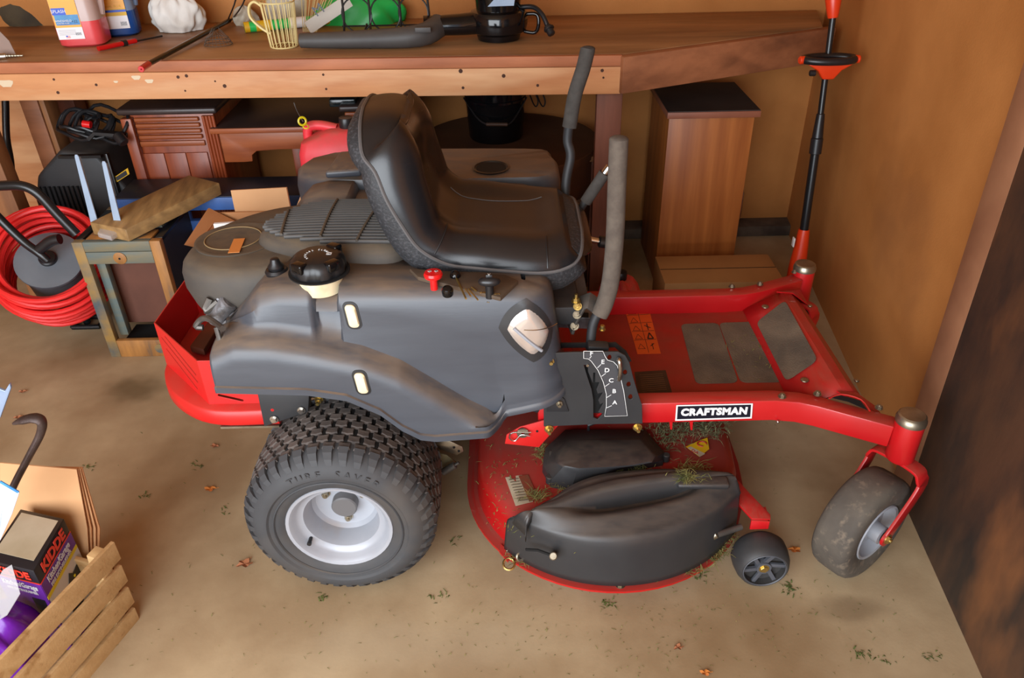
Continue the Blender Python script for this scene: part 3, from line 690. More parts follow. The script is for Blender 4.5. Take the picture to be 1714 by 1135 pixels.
# seat pan: black channel with slotted grey hinge plate
MB().box((.03, 1.735, .628), (.26, .33, .05), bev=.006).out('seat_base', M_blackm, mow)
hp = plate('hinge_plate', [(0, 0), (.10, 0), (.10, .20), (0, .20)], [rrect(.035, .035, .035, .014, .004), rrect(.035, .10, .035, .014, .004)], frame((.085, 1.60, .640), XA, YA), .004, mat('dusty_grey_steel', rgb(104, 92, 84), rgb(84, 74, 66), rough=.7, scale=10), mow)
hexbolt('bolt', PY(964, 505, 1.57), ZA, .008, M_gold, mow, .010, .010)

# ---- seat
SY, HWM = 1.758, .216
pip = [(-.316, 1.084), (-.311, 1.058), (-.303, 1.024)] + [(q.x, q.z) for q in (PY(x_, y_, 1.560) for x_, y_ in ((628, 288), (648, 330), (673, 371), (703, 411), (749, 436), (800, 443), (843, 447), (900, 451), (937, 449), (968, 441), (982, 425)))]
P = smooth_path([(x, 0, z) for x, z in pip], 4)
N_ = len(P)
def seat_frame(i):
    t = (P[min(i+1, N_-1)]-P[max(i-1, 0)]).normalized(); n = Vector((-t.z, 0, t.x))
    return P[i], (n if n.dot(Vector((1, 0, 1))) > 0 else -n)
def hw(u): return HWM*max(.18, (1-(1-min(1, u/.42))**2.6)**.5)*interp(u, [(0, 1), (.5, 1), (.76, 1.0), (.84, .97), (.90, .90), (.94, .80), (.97, .66), (.99, .48), (1, .34)])
def hb(u): return interp(u, [(0, .070), (.08, .090), (.16, .104), (.26, .110), (.35, .100), (.44, .080), (.52, .070), (.62, .074), (.8, .066), (.9, .058), (1, .05)])
def hc(u): return interp(u, [(0, .070), (.08, .090), (.14, .095), (.22, .078), (.30, .058), (.35, .048), (.44, .044), (.55, .040), (.75, .046), (.86, .056), (1, .05)])
def endf(u): return max(0, 1-(1-min(1, u/.10))**2.2)**.5 * max(0, 1-(1-min(1, (1-u)/.10))**2.2)**.5
def th(u): return interp(u, [(0, .02), (.06, .034), (.2, .040), (.4, .060), (.6, .075), (.85, .070), (1, .03)])
cush, shell = [], []
NT = 32
T = [math.sin((i/NT*2-1)*pi/2*.999) for i in range(NT+1)]
for i in range(N_):
    u = i/(N_-1); p, n = seat_frame(i); W_ = hw(u); ring, sr = [], []
    for t in T:
        a = abs(t); bol = 1-sm(((1-a)*W_-.035)/.115); e = max(0, 1-a**4)**.5
        h = (hc(u)*(1-bol)+hb(u)*bol)*endf(u)*e
        wr = W_*(1+.035*math.sin(pi*min(1, e))*0)
        ring.append(p + n*h + YA*(SY + wr*t))
        es = max(0, 1-a**12)**.5
        sr.append(p - n*(th(u)*es*(.35+.65*endf(u))) + YA*(SY + W_*t*(.985)))
    cush.append(ring); shell.append(sr)
seat = MB().loft(cush, closed=False, caps=False).out('seat', M_seat, mow, 85)
sm_ = seat.modifiers.new('smooth', 'SMOOTH'); sm_.factor = .5; sm_.iterations = 1
md = seat.modifiers.new('subdivision', 'SUBSURF'); md.levels = 1; md.render_levels = 1
sh = MB().loft(shell, closed=False, caps=False).out('seat_shell', M_shell, seat, 85)
loop = [r[0] for r in cush] + cush[-1][1:-1] + [r[-1] for r in reversed(cush)] + list(reversed(cush[0][1:-1]))
for r_, s_ in ((cush[0], shell[0]), (cush[-1], shell[-1])): MB().grid([r_, s_]).out('seat_edge', M_seat, seat)
MB().tube(loop, .0042, 6, closed=True).out('seat_piping', M_piping, seat)
def seatpt(u, t, off=.001):
    i = min(int(u*(N_-1)), N_-2); f = u*(N_-1)-i; j = (math.asin(max(-1, min(1, t)))/(pi/2*.999)+1)/2*NT; k = min(int(j), NT-1); g = j-k
    q = (cush[i][k]*(1-g)+cush[i][k+1]*g)*(1-f) + (cush[i+1][k]*(1-g)+cush[i+1][k+1]*g)*f
    return q + seat_frame(i)[1]*off
for u0 in (.50, .80):
    MB().tube([seatpt(u0, -.995+.04*k, .0004) for k in range(0, 9)], .0018, 6).out('seat_seam', M_black, seat)
MB().tube([seatpt(.50+.30*k/12, .44+.12*math.sin(pi*k/12)*-1, .0004) for k in range(13)], .0015, 6).out('seat_seam', M_piping, seat)
# mounting bolts behind the seat rim
hexbolt('bolt', PY(762, 452, 1.56), -YA, .012, M_black, mow, .01)

# ---- steering levers
def lever(pts_f, rf, pts_m, rm, m_f, nm='drive_lever'):
    o = MB().tube(pts_m, rm, 12, 6).out(nm, M_blackm, mow)
    f = MB().tube(pts_f, rf, 20, 6); g = f.out('foam_grip', m_f, o); return o
Yn = 1.60
pf = [PY(1036, 233, Yn+.01), PY(1033, 300, Yn), PY(1029, 400, Yn-.01), PY(1022, 470, Yn-.02), PY(1012, 508, Yn-.03), PY(1003, 527, Yn-.035)]
lv = lever(pf, .0205, [PY(1003, 520, Yn-.035), PY(992, 545, Yn-.04), PY(988, 584, Yn-.05)], .0115, M_foam)
MB().sphere(pf[0], .0205, (1, 1, .35)).out('grip_end', M_foam, lv)
MB().bar([PY(1010, 520, Yn-.02), PY(985, 503, Yn-.02), PY(972, 508, Yn-.02), PY(960, 535, Yn-.02), PY(955, 552, Yn-.02)], Vector((0, .8, .6)), .042, .007, .001).out('lever_bracket', M_steel, lv)
MB().bar([PY(983, 580, 1.53), PY(1018, 582, 1.53)], YA, .03, .02, .004).out('lever_foot', M_blackm, lv)
for x, y in ((966, 527), (962, 546), (967, 513)): hexbolt('bolt', PY(x, y, Yn-.035), Vector((-.2, -.6, .5)), .0075, M_zinc if y > 515 else M_gold, lv, .008, .004)
hexbolt('bolt', PY(1008, 552, 1.58), ZA, .006, M_gold, lv, .012)
# pivot block behind the plate
pv = MB().prism([PZ(912, 548, .50), PZ(1000, 552, .50), PZ(998, 522, .50), PZ(915, 522, .50)], (0, 0, .035), .003).out('lever_pivot_box', M_oily, mow)
MB().prism([PZ(925, 528, .536), PZ(985, 532, .536), PZ(985, 524, .536), PZ(925, 520, .536)], (0, 0, .001)).out('pivot_slot', M_dark, pv)
Yf = 2.0
pf2 = [PY(984, 82, Yf+.01), PY(976, 115, Yf), PY(962, 160, Yf-.01), PY(953, 213, Yf-.02)]
l2 = lever(pf2, .0185, [PY(953, 205, Yf-.02), PY(950, 235, Yf-.02), PY(955, 262, Yf-.03), PY(947, 312, Yf-.05), PY(946, 420, Yf-.10)], .0125, M_foamdark)
MB().sphere(pf2[0], .0185, (1, 1, .4)).out('grip_end', M_foamdark, l2)
l3 = MB().tube([PY(980, 338, 1.86), PY(1012, 290, 1.86)], .0150, 14).out('deck_lift_lever', M_foamdark, mow)
plab(l3, 'short foam covered lift lever')
MB().cyl(PY(1009, 294, 1.86), PY(1020, 279, 1.86), .010, 12, .001).out('lever_end', M_chrome, l3)
MB().tube([PY(982, 334, 1.86), PY(950, 390, 1.86), PY(935, 470, 1.84)], .010, 10, 4).out('lever_tube', M_blackm, l3)
b = MB().cyl(PY(988, 401, 1.84), PY(1004, 404, 1.84), .008, 12); b.out('adjuster_pin', M_chrome, mow)
b = MB().cyl(PY(1002, 404, 1.84), PY(1016, 406, 1.84), .016, 16, .003); b.out('adjuster_knob', M_black, mow)

# ---- cutting height plate with letters
YPn = 1.488
o0 = PY(918, 712, YPn)
def P2(x, y): q = PY(x, y, YPn); return (q.x-o0.x, q.z-o0.z)
outer = [P2(*p) for p in ((910, 590), (960, 588), (1034, 587), (1046, 593), (1053, 605), (1060, 632), (1067, 655), (1074, 676), (1075, 707), (1000, 708), (910, 712))]
slot = [P2(*p) for p in ((977, 609), (984, 609), (984, 620), (992, 640), (993, 622), (996, 622), (996, 638), (1003, 638), (998, 650), (1000, 657), (1009, 655), (1001, 668), (1004, 675), (1010, 672), (1001, 688), (1009, 691), (1000, 700), (993, 697), (993, 668), (990, 650), (984, 632))]
holes = [slot] + [[P2(x+4.0*cos(t)*(1 if sin(t) > 0 else .8), y+4.0*sin(t)*(1 if sin(t) < .3 else 1.2)) for t in [2*pi*i/10 for i in range(10)]] for x, y in ((1020, 596), (1046, 621), (1052, 641), (1055, 662))]
Mp = frame(o0, XA, ZA)
hp_ = plate('height_plate', outer, holes, Mp @ Matrix.Translation((0, 0, -.0)), .005, M_blackm, mow, .0008)
front = YPn-.0058
MB().box(((PY(995, 650, 1.5)).x, 1.502, PY(995, 650, 1.5).z), (.05, .004, .15)).out('slot_shade', M_dark, mow)  # added dark sheet that stands in for shade seen through the slot
def stroke(pts, r=.0007, name='scale_line', m=M_white, par=None, Yv=None):
    return MB().tube([PY(x, y, Yv or front) for x, y in pts], r, 5, flat=((0, 1, 0), .35, 1)).out(name, m, par or hp_)
stroke([(977, 588), (1009, 588), (1013, 597), (1017, 603), (1027, 606), (1033, 612), (1037, 625), (1044, 655), (1050, 696), (1012, 697), (1015, 680), (1015, 660), (1010, 640), (1001, 620), (990, 605), (985, 601), (977, 600), (977, 588)])
for a, c in (((987, 600), (990, 596)), ((1000, 616), (1006, 610)), ((1007, 630), (1014, 625)), ((1013, 647), (1020, 642)), ((1015, 666), (1023, 661)), ((1015, 683), (1024, 679))): stroke([a, c])
for ch, x, y in (('F', 990, 593), ('E', 1009, 607), ('D', 1016, 621), ('C', 1023, 638), ('B', 1028, 656), ('A', 1029, 675)):
    text('scale_letter', ch, .0165, frame(PY(x, y-1, front-.0012), XA, ZA), M_white, hp_, off=.0002)
hb_ = MB().prism([PY(x, y, YPn-.0052) for x, y in ((979, 590), (1008, 590), (1012, 599), (1017, 605), (1030, 609), (1036, 628), (1043, 655), (1048, 695), (1014, 695), (1017, 680), (1016, 660), (1012, 640), (1003, 620), (990, 603), (979, 598))], (0, -.0003, 0)).out('scale_field', mat('grey_print', rgb(66, 66, 69), rough=.5), hp_)
MB().tube([PY(1035, 601, front-.006), PY(1037, 606, front-.014), PY(1038, 620, front-.014), PY(1036, 636, front-.008)], .0052, 10, 4).out('adjusting_pin', M_chrome, hp_)
MB().cyl(PY(983, 609, YPn), PY(983, 609, YPn)-YA*.008, .0035, 12).out('index_pin', M_chrome, hp_)
for x, y in ((922, 602), (936, 673), (919, 718), (1067, 715)):
    hexbolt('bolt', PY(x, y, YPn-.006), -YA+(ZA*-.0), .0085, M_gold if x != 936 else M_zinc, hp_, .009, .009)
MB().prism([PY(x, y, YPn-.0065) for x, y in ((915, 640), (925, 648), (945, 668), (952, 688), (915, 688))], (0, -.003, 0), .0008).out('plate_gusset', M_plastic2, hp_)
MB().bar([PY(900, 585, 1.56), PY(940, 578, 1.56), PY(1030, 577, 1.56), PY(1045, 590, 1.56), PY(1053, 605, 1.56)], YA, .006, .012).out('rear_lever_plate', M_blackm, mow)
# red triangle pointer and rocker knob on deck edge
MB().prism([PY(990, 700, 1.50), PY(1008, 690, 1.50), PY(1005, 702, 1.50), PY(996, 706, 1.50)], (0, .01, 0)).out('height_pointer', M_red, mow)

# ---- front frame rails with bent arms to the caster barrels
zr, hr = .379, .062
def rail(sg):
    yy = lambda y: y if sg > 0 else 2*YC - y + .03
    pts = [(.06, yy(1.535), zr), (.64, yy(1.535), zr), (.70, yy(1.528), zr-.002), (.745, yy(1.512), zr-.004), (.79, yy(1.49), zr-.006), (.90, yy(1.435), zr-.010)]
    o = MB().bar(pts, YA, .045, hr, .004).out('front_frame_rail', M_red, mow)
    return o
r1, r2 = rail(1), rail(-1)
for px, y in ((1309, 664), (1368, 660)):
    hexbolt('bolt', PZ(px, y, zr+hr/2), ZA, .0075, M_zinc, r1, .008, .002)
hexbolt('bolt', PZ(1471, 683, zr+hr/2-.01), ZA, .0075, M_zinc, r1, .008, .002)
for px, y in ((1225, 480), (1272, 476)): hexbolt('bolt', PZ(px, y, zr+hr/2), ZA, .0075, M_zinc, r2, .008, .002)
hexbolt('bolt', PZ(1330, 456, zr+hr/2), ZA, .0075, M_zinc, r2, .008, .002)
for px, y in ((1123, 712), (1157, 713)): MB().prism([PY(px-3, y-9, 1.52), PY(px+3, y-9, 1.52), PY(px+2, y+7, 1.52), PY(px-1, y+7, 1.52)], (0, .004, 0)).out('rail_tab', M_red, r1)
for px, y in ((1302, 706), (1360, 705), (1461, 722), (1485, 731)): MB().sphere(PY(px, y, 1.505 if px < 1400 else 1.45), .004).out('weld_spot', M_chrome, r1)
# name plate on the near rail
yl = 1.5105
MB().prism([PY(x, y, yl) for x, y in ((1132, 678), (1260, 675), (1258, 700), (1130, 704))], (0, -.0012, 0)).out('nameplate_border', M_white, r1, flat=True)
MB().prism([PY(x, y, yl-.0012) for x, y in ((1134.5, 680.2), (1257, 677.4), (1255.6, 698), (1133, 701.8))], (0, -.0006, 0)).out('nameplate', M_navy, r1, flat=True)
pa, pb = PY(1135, 691, yl-.0022), PY(1256, 688, yl-.0022)
text('nameplate_lettering', 'CRAFTSMAN', .0285, frame((pa+pb)/2, pb-pa, ZA), M_white, r1, off=.0017, sx=.93, space=1.10)
# crossbeam / sloping foot rest between the arms
A = [(.705, .352), (.795, .400), (.818, .408), (.845, .404), (.880, .372), (.905, .335)]
rings = []
for f in [i/8 for i in range(9)]:
    y = 1.545 + f*(2.045-1.545); rings.append([(x + (0.0), y, z) for x, z in A])
xb = MB().loft([[Vector(q) for q in r] for r in rings], closed=False, caps=False).out('foot_rest', M_red, mow, 20)
md = xb.modifiers.new('t', 'SOLIDIFY'); md.thickness = .004
for sg, ys in ((1, 1.545), (-1, 2.045)):     # triangular end gussets out to the barrels
    y2 = ys - .075*sg
    MB().prism([(.80, ys, .4085), (.85, ys, .402), (.905, ys-.0*sg, .36), (.90, y2, .372), (.86, y2+.03*sg, .385)], (0, 0, .004)).out('foot_rest_gusset', M_red, mow)
for px, y, zz in ((1281, 513, .385), (1347, 636, .385)): MB().sphere(PZ(px, y, zz), .011, (1, 1, .35)).out('carriage_bolt', M_zinc, xb)
for px, y in ((1356, 512), (1434, 637)): MB().sphere(PZ(px, y, .37), .007, (1, 1, .6)).out('rivet', M_zinc, xb)
rc = MB().prism([PZ(x, y, .4135) for x, y in ((1391, 666), (1408, 662), (1440, 671), (1452, 687), (1420, 673))], (0, 0, .0008)).out('arm_recess_shade', M_dark, xb)  # flat dark patch painted as the shade of a recess
MB().tube([PZ(1388, 667, .414), PZ(1408, 660, .416), PZ(1441, 669, .414), PZ(1456, 688, .410)], .0022, 6, 3).out('arm_lip', M_red, xb)
# foot pan
pz = .350
pan = MB().box((.41, 1.79, pz-.003), (.60, .50, .006)).out('foot_pan', M_redpan, mow)
def pad(P4, zf, nm='foot_pad', r=.02):
    base = []
    n = len(P4)
    for i in range(n):
        p, a, c = Vector(P4[i]), Vector(P4[i-1]), Vector(P4[(i+1) % n])
        d1 = (a-p).normalized(); d2 = (c-p).normalized()
        for k in range(5):
            t = k/4; base.append((p+d1*r)*(1-t)**2 + p*2*t*(1-t) + (p+d2*r)*t*t)
    return MB().prism(base, zf, 0).out(nm, M_grip, pan)
z1 = pz+.0002
plab(pad([PZ(1139, 543, z1), PZ(1202, 541, z1), PZ(1236, 641, z1), PZ(1165, 643, z1)], (0, 0, .0015)), 'grey grit foot pad nearest the seat')
plab(pad([PZ(1203, 541, z1), PZ(1266, 539, z1), PZ(1311, 640, z1), PZ(1240, 641, z1)], (0, 0, .0015)), 'grey grit middle foot pad')
def SL(x, y):      # point on the sloping foot rest plane through A[0],A[1]
    r = Vector(_ray(x, y)); o = Vector((0, 0, CAM_H)); a, c = A[0], A[1]
    n = Vector((-(c[1]-a[1]), 0, c[0]-a[0])).normalized(); p0 = Vector((a[0], 0, a[1])) + n*.0035
    k = (p0-o).dot(n)/r.dot(n); return o + r*k
plab(pad([SL(1266, 540), SL(1314, 503), SL(1369, 603), SL(1316, 639)], (-.0006, 0, .0012)), 'grey grit pad on the sloping foot rest')
# orange pictogram label
Lz = pz+.0006
def Q(u, v): # label local 0..1
    a, c, d, e = PZ(1045, 516, Lz), PZ(1085, 513, Lz), PZ(1106, 592, Lz), PZ(1067, 593, Lz)
    return (a*(1-u)+c*u)*(1-v)+(e*(1-u)+d*u)*v
lb = MB().prism([Q(0, 0), Q(1, 0), Q(1, 1), Q(0, 1)], (0, 0, .0008)).out('warning_label', M_orange_label, pan, flat=True); plab(lb, 'orange pictogram label')
b = MB(); up = Vector((0, 0, .0009))
def bar2(a, c, w=.0012):
    b.bar([Q(*a)+up, Q(*c)+up], XA if abs((Q(*a)-Q(*c)).y) > abs((Q(*a)-Q(*c)).x) else YA, w, .0008)
bar2((.5, .02), (.5, .98))
for v in (.18, .36, .54, .72): bar2((.03, v), (.97, v))
for v in (.06, .24, .42, .60, .80):
    bar2((.10, v+.10), (.25, v)); bar2((.25, v), (.40, v+.10)); bar2((.10, v+.10), (.40, v+.10))
bar2((.62, .05), (.7, .12), .003); bar2((.62, .42), (.86, .48), .003); bar2((.74, .38), (.74, .52), .003); bar2((.62, .70), (.74, .58), .004); bar2((.74, .58), (.86, .70), .004); bar2((.62, .70), (.86, .70), .006); bar2((.66, .85), (.82, .80), .003); bar2((.74, .80), (.74, .92), .002)
b.out('label_pictograms', M_darkprint, pan, flat=True)
o = MB().prism([PZ(1062, 623, Lz), PZ(1114, 620, Lz), PZ(1125, 658, Lz), PZ(1068, 664, Lz)], (0, 0, .0008)).out('instruction_label', mat('brown_label', rgb(70, 44, 28), rgb(54, 34, 22), rough=.6, scale=30), pan); plab(o, 'dark brown label with fine print')
b = MB()
for k in range(9):
    v = .1+.09*k; a = PZ(1064+3*v*2+6, 624+38*v, Lz+.001); c = PZ(1112+10*v-4, 622+36*v, Lz+.001); b.bar([a, c], YA, .0012, .0004)
b.out('label_text_lines', mat('tan_fine_print', rgb(120, 84, 50), rough=.6), pan, flat=True)

# ---- caster wheels
def caster(sx, sy, lab):
    top = .43
    br_ = MB().lathe([(.029, -.125), (.033, -.118), (.033, -.012), (.031, -.006)], (sx, sy, top), ZA, 28).out('caster_barrel', M_red, mow)
    MB().lathe([(.0345, -.014), (.0345, -.004), (.0325, -.001), (.0315, .005), (.028, .008), (.001, .009)], (sx, sy, top), ZA, 32).out('dust_cap', M_zinc, br_); plab(br_.children[0], 'silver dust cap')
    ang = radians(35); roll = Vector((-cos(ang), -sin(ang), 0)); ax = Vector((sin(ang), -cos(ang), 0))
    c = Vector((sx, sy, 0)) + roll*.088 + ZA*.142
    fk = MB(); zt_ = .305; W2 = .066
    for s in (-1, 1):
        pass
    path = [c + ax*W2, Vector((sx, sy, 0))+ax*(W2+.002)+ZA*(zt_-.055), Vector((sx, sy, 0))+ax*(W2-.002)+ZA*(zt_-.02), Vector((sx, sy, 0))+ax*(W2-.022)+ZA*(zt_-.002), Vector((sx, sy, 0))+ax*(-W2+.022)+ZA*(zt_-.002), Vector((sx, sy, 0))+ax*(-W2+.002)+ZA*(zt_-.02), Vector((sx, sy, 0))+ax*(-W2-.002)+ZA*(zt_-.055), c - ax*W2]
    path = smooth_path(path, 4)
    fk.bar(path, roll, .040, .007, .0015)
    for s in (-1, 1): fk.cyl(c+ax*(W2-.0035)*s, c+ax*(W2+.0035)*s, .021, 20)
    fk = fk.out('caster_fork', M_red, mow)
    prof = [(.072, -.035), (.080, -.043), (.098, -.048), (.118, -.049), (.130, -.046), (.138, -.038), (.1415, -.026), (.142, 0), (.1415, .026), (.138, .038), (.130, .046), (.118, .049), (.098, .048), (.080, .043), (.072, .035)]
    ty = MB().lathe(prof, c, ax, 56, loop=True).out('caster_tire', M_caster, fk, 50)
    rp = [(.014, .058), (.024, .056), (.024, .030), (.040, .018), (.058, .020), (.066, .034), (.071, .044), (.077, .046), (.079, .043), (.074, .036), (.072, 0), (.074, -.036), (.079, -.043), (.071, -.044), (.058, -.020), (.024, -.03), (.024, -.056), (.014, -.058)]
    MB().lathe(rp, c, ax, 40, loop=True).out('caster_rim', M_rim, fk, 40)
    MB().cyl(c+ax*.046, c+ax*.057, .019, 20).out('wheel_bearing', M_black, fk)
    hexbolt('axle_bolt', c+ax*(W2+.0035), ax, .010, M_gold, fk, .007, .004)
    hexbolt('axle_bolt', c-ax*(W2+.0035), -ax, .010, M_gold, fk, .007, .004)
caster(.925, 1.415, 0); caster(.925, 2.175, 1)

# ---- mowing deck
DCX, DCY, DR = .245, 1.60, .355
def deck_outline(R_, off=0.0, front=.595):
    pts = []
    a0 = math.asin(min(1, .0/ R_))
    kk = R_/.355
    pts += [Vector((DCX+.367*kk, YC, 0)), Vector((DCX+.365*kk, 1.66, 0)), Vector((DCX+.352*kk, 1.60-.06*kk, 0))]
    for i in range(25):           # near lobe, from front edge clockwise to the left
        a = radians(-34) + radians(-146)*i/24
        pts.append(Vector((DCX + R_*cos(a), DCY + R_*sin(a), 0)))
    for i in range(25):           # far lobe mirrored
        a = radians(180) - radians(146)*i/24
        pts.append(Vector((DCX + R_*cos(a), 2*YC-DCY + R_*sin(a), 0)))
    pts += [Vector((DCX+.352*kk, 2*YC-1.60+.06*kk, 0)), Vector((DCX+.365*kk, 2*YC-1.66, 0))]
    return pts
def zz(pts, z): return [Vector((p.x, p.y, z)) for p in pts]
dk = [zz(deck_outline(DR+.004), .070), zz(deck_outline(DR+.004), .078), zz(deck_outline(DR-.006), .080), zz(deck_outline(DR-.010), .150), zz(deck_outline(DR-.020, front=.592), .175),
      zz(deck_outline(DR-.045, front=.585), .192), zz(deck_outline(DR-.08, front=.575), .200), zz(deck_outline(.15, front=.5), .206), zz(deck_outline(.03), .206)]
deck = MB().loft(dk, caps=True).out('mower_deck', M_reddeck, mow, 45)
MB().loft([zz(deck_outline(DR+.004), .072), zz(deck_outline(DR+.022, front=.600), .070), zz(deck_outline(DR+.022, front=.600), .076), zz(deck_outline(DR+.004), .078)], caps=False, loop=True).out('deck_lip', M_reddeck, deck, 40)
# belt cover
def ringpx(pts, z, k=1.0, cz=None):
    P_ = [PZ(x, y, z) for x, y in pts]; c = sum(P_, Vector())/len(P_); P_ = [c+(p-c)*k for p in P_]
    for p in P_: p.z = z
    return P_
bc = [(.060, 1.515), (.10, 1.60), (.36, 1.60), (.395, 1.55), (.395, 1.50), (.355, 1.475), (.27, 1.468), (.185, 1.425), (.10, 1.385), (.055, 1.42)]
def rbc(z, k, s=0):
    P_ = smooth_path([(x, y, z) for x, y in bc], 3, True); c = sum(P_, Vector())/len(P_); return [Vector((c.x+(p.x-c.x)*k, c.y+(p.y-c.y)*k, z)) for p in P_]
cB = [(395, 400), (405, 350), (500, 262), (880, 262), (950, 345), (978, 375), (965, 412), (850, 432), (765, 452), (690, 492), (535, 535), (432, 512), (392, 440)]
cT = [(465, 385), (470, 345), (515, 285), (865, 280), (920, 345), (930, 362), (915, 390), (840, 405), (780, 412), (700, 418), (560, 424), (490, 412), (466, 398)]
def bpt(P_, z, k=1.0):
    Q_ = [PZ(770+x/2.847, 636+y/2.847, z) for x, y in P_]; c = sum(Q_, Vector())/len(Q_); return [Vector((c.x+(q.x-c.x)*k, c.y+(q.y-c.y)*k, z)) for q in Q_]
rB, rT = bpt(cB, .203), bpt(cT, .272)
mixr = lambda t, z: [Vector((a.x*(1-t)+c.x*t, a.y*(1-t)+c.y*t, z)) for a, c in zip(rB, rT)]
bco = MB().loft([rB, mixr(.02, .222), mixr(.10, .230), mixr(.85, .262), mixr(1.0, .270), bpt(cT, .2735, .94), bpt(cT, .275, .5)]).out('belt_cover', M_plastic2, mow, 32)
MB().prism([(.085, 1.45, .222), (.100, 1.45, .222), (.105, 1.53, .245), (.090, 1.53, .245)], (0, 0, .004), .001).out('cover_clip', M_plastic2, bco)
for x, y in ((920, 808), (1114, 771)):
    q = PZ(x, y, .21); MB().cyl(q, q+ZA*.022, .010, 12, .002).out('cover_bolt', M_blackm, bco)
# mulch / discharge cover
inner = [(.030, 1.330), (.075, 1.375), (.125, 1.425), (.19, 1.462), (.27, 1.472), (.35, 1.468), (.43, 1.463), (.50, 1.458), (.545, 1.452)]
G = []; n1 = 64; n2 = 44
def along(T_, t):
    k = t*(len(T_)-1); i = min(int(k), len(T_)-2); f = k-i; return Vector(T_[i])*(1-f)+Vector(T_[i+1])*f
inn = smooth_path([Vector((q.x, q.y, 0)) for q in (PZ(x, y, .225) for x, y in ((880, 885), (905, 862), (930, 845), (957, 826), (995, 811), (1040, 803), (1110, 799), (1170, 802), (1223, 808)))], 6)
for i in range(n1+1):
    u = i/n1; a = radians(-138 + 108*u); ro = DR+.012
    po = Vector((DCX + ro*cos(a), DCY + ro*sin(a), 0)); po.x = min(po.x, .56); pi_ = along(inn, u); row = []
    if u > .88: po = po.lerp(Vector((.553, 1.39, 0)), (u-.88)/.12)
    for j in range(n2+1):
        v = j/n2; p = po.lerp(pi_, sm(v)*.35+v*.65 if v < 1 else 1)
        z = .088 + .128*sm(min(1, v/.20))**.6 + .040*sm((v-.12)/.45) - .010*sm((v-.8)/.2)
        hx = (p.x-.30)/.17; hv = (v-.57)/.14
        z -= .043*math.exp(-((p.x-.29)/.15)**4)*sm((v-.38)/.20)*(1-sm((v-.62)/.05)) 
        z += .010*math.exp(-((p.x-.31)/.19)**4)*sm((v-.62)/.05)*(1-sm((v-.76)/.05)) + .004*sm((v-.86)/.04)
        e = max(0, min(u/.07, (1-u)/.04, 1)); zl = min(z, .088+.112*min(1, v/.2)); e = (1-(1-e)**2)**.5 if 0 < e < 1 else e; z = z*e + zl*(1-e)
        if j == n2: z -= .02
        row.append(Vector((p.x, p.y, z)))
    G.append(row)
mc = MB().grid(G).out('discharge_cover', M_plastic2, mow, 60)
md = mc.modifiers.new('t', 'SOLIDIFY'); md.thickness = .004
MB().box(PZ(1176, 808, .255), (.125, .035, .016), Matrix.Rotation(radians(-2), 3, 'Z'), bev=.006, seg=3).out('cover_latch', M_plastic2, mc)
MB().bar([PY(880, 920, 1.275), PY(900, 921, 1.262), PY(925, 930, 1.25)], ZA, .006, .004).out('cover_slot', M_dark, mc)
MB().cyl(PY(926, 931, 1.262), PY(926, 931, 1.235), .0095, 18, .002).out('cover_knob', M_zinc, mc)
b = MB().cyl(PY(1186, 900, 1.33), PY(1200, 893, 1.33), .011, 16, .002).cyl(PY(1186, 900, 1.33), PY(1183, 902, 1.33), .014, 16); b.out('spring_bolt', M_zinc, mc)
MB().tube([PY(1200, 895, 1.33), PY(1240, 882, 1.36)], .008, 10).out('linkage_rod', M_steel, mc)
for x, y in ((1038, 979), (852, 924)): hexbolt('deck_bolt', PZ(x, y, .078), ZA, .009, M_zinc, deck, .012, .008)
MB().lathe([(.011, 0), (.014, .0025), (.017, 0), (.014, -.0025)], PZ(852, 944, .075), Vector((0, -.5, 1)), 20, loop=True).out('hose_port_ring', M_gold, deck)
MB().prism([PZ(838, 912, .078), PZ(858, 930, .078), PZ(850, 942, .078), PZ(836, 926, .078)], (0, 0, .004)).out('deck_tab', M_red, deck)
MB().lathe([(.006, 0), (.010, .003), (.013, 0), (.010, -.003)], PZ(872, 932, .10), Vector((.3, -.8, .5)), 16, loop=True).out('deck_ring', M_zinc, deck)
# red hanger bracket with hitch pin
hy = 1.50
hg = MB().prism([PY(848, 728, hy), PY(845, 743, hy), PY(902, 749, hy), PY(935, 712, hy), PY(925, 700, hy), PY(870, 715, hy)], (0, .004, 0), .001).out('deck_hanger', M_redrear, mow)
MB().lathe([(.004, 0), (.015, 0), (.015, .003), (.004, .003)], PY(875, 724, hy-.003), -YA, 20, loop=True).out('washer', M_zinc, hg)
MB().tube([PY(887, 730, hy-.008), PY(872, 728, hy-.008), PY(862, 738, hy-.008), PY(853, 734, hy-.008), PY(855, 726, hy-.008), PY(865, 724, hy-.008), PY(889, 724, hy-.008)], .0018, 8, 4).out('hitch_pin', M_chrome, hg)
hexbolt('bolt', PY(919, 718, hy-.005), -YA, .008, M_gold, hg, .008, .012)
MB().cyl(PY(899, 722, hy-.001), PY(899, 722, hy-.002), .003, 10).out('bracket_hole', M_dark, hg)
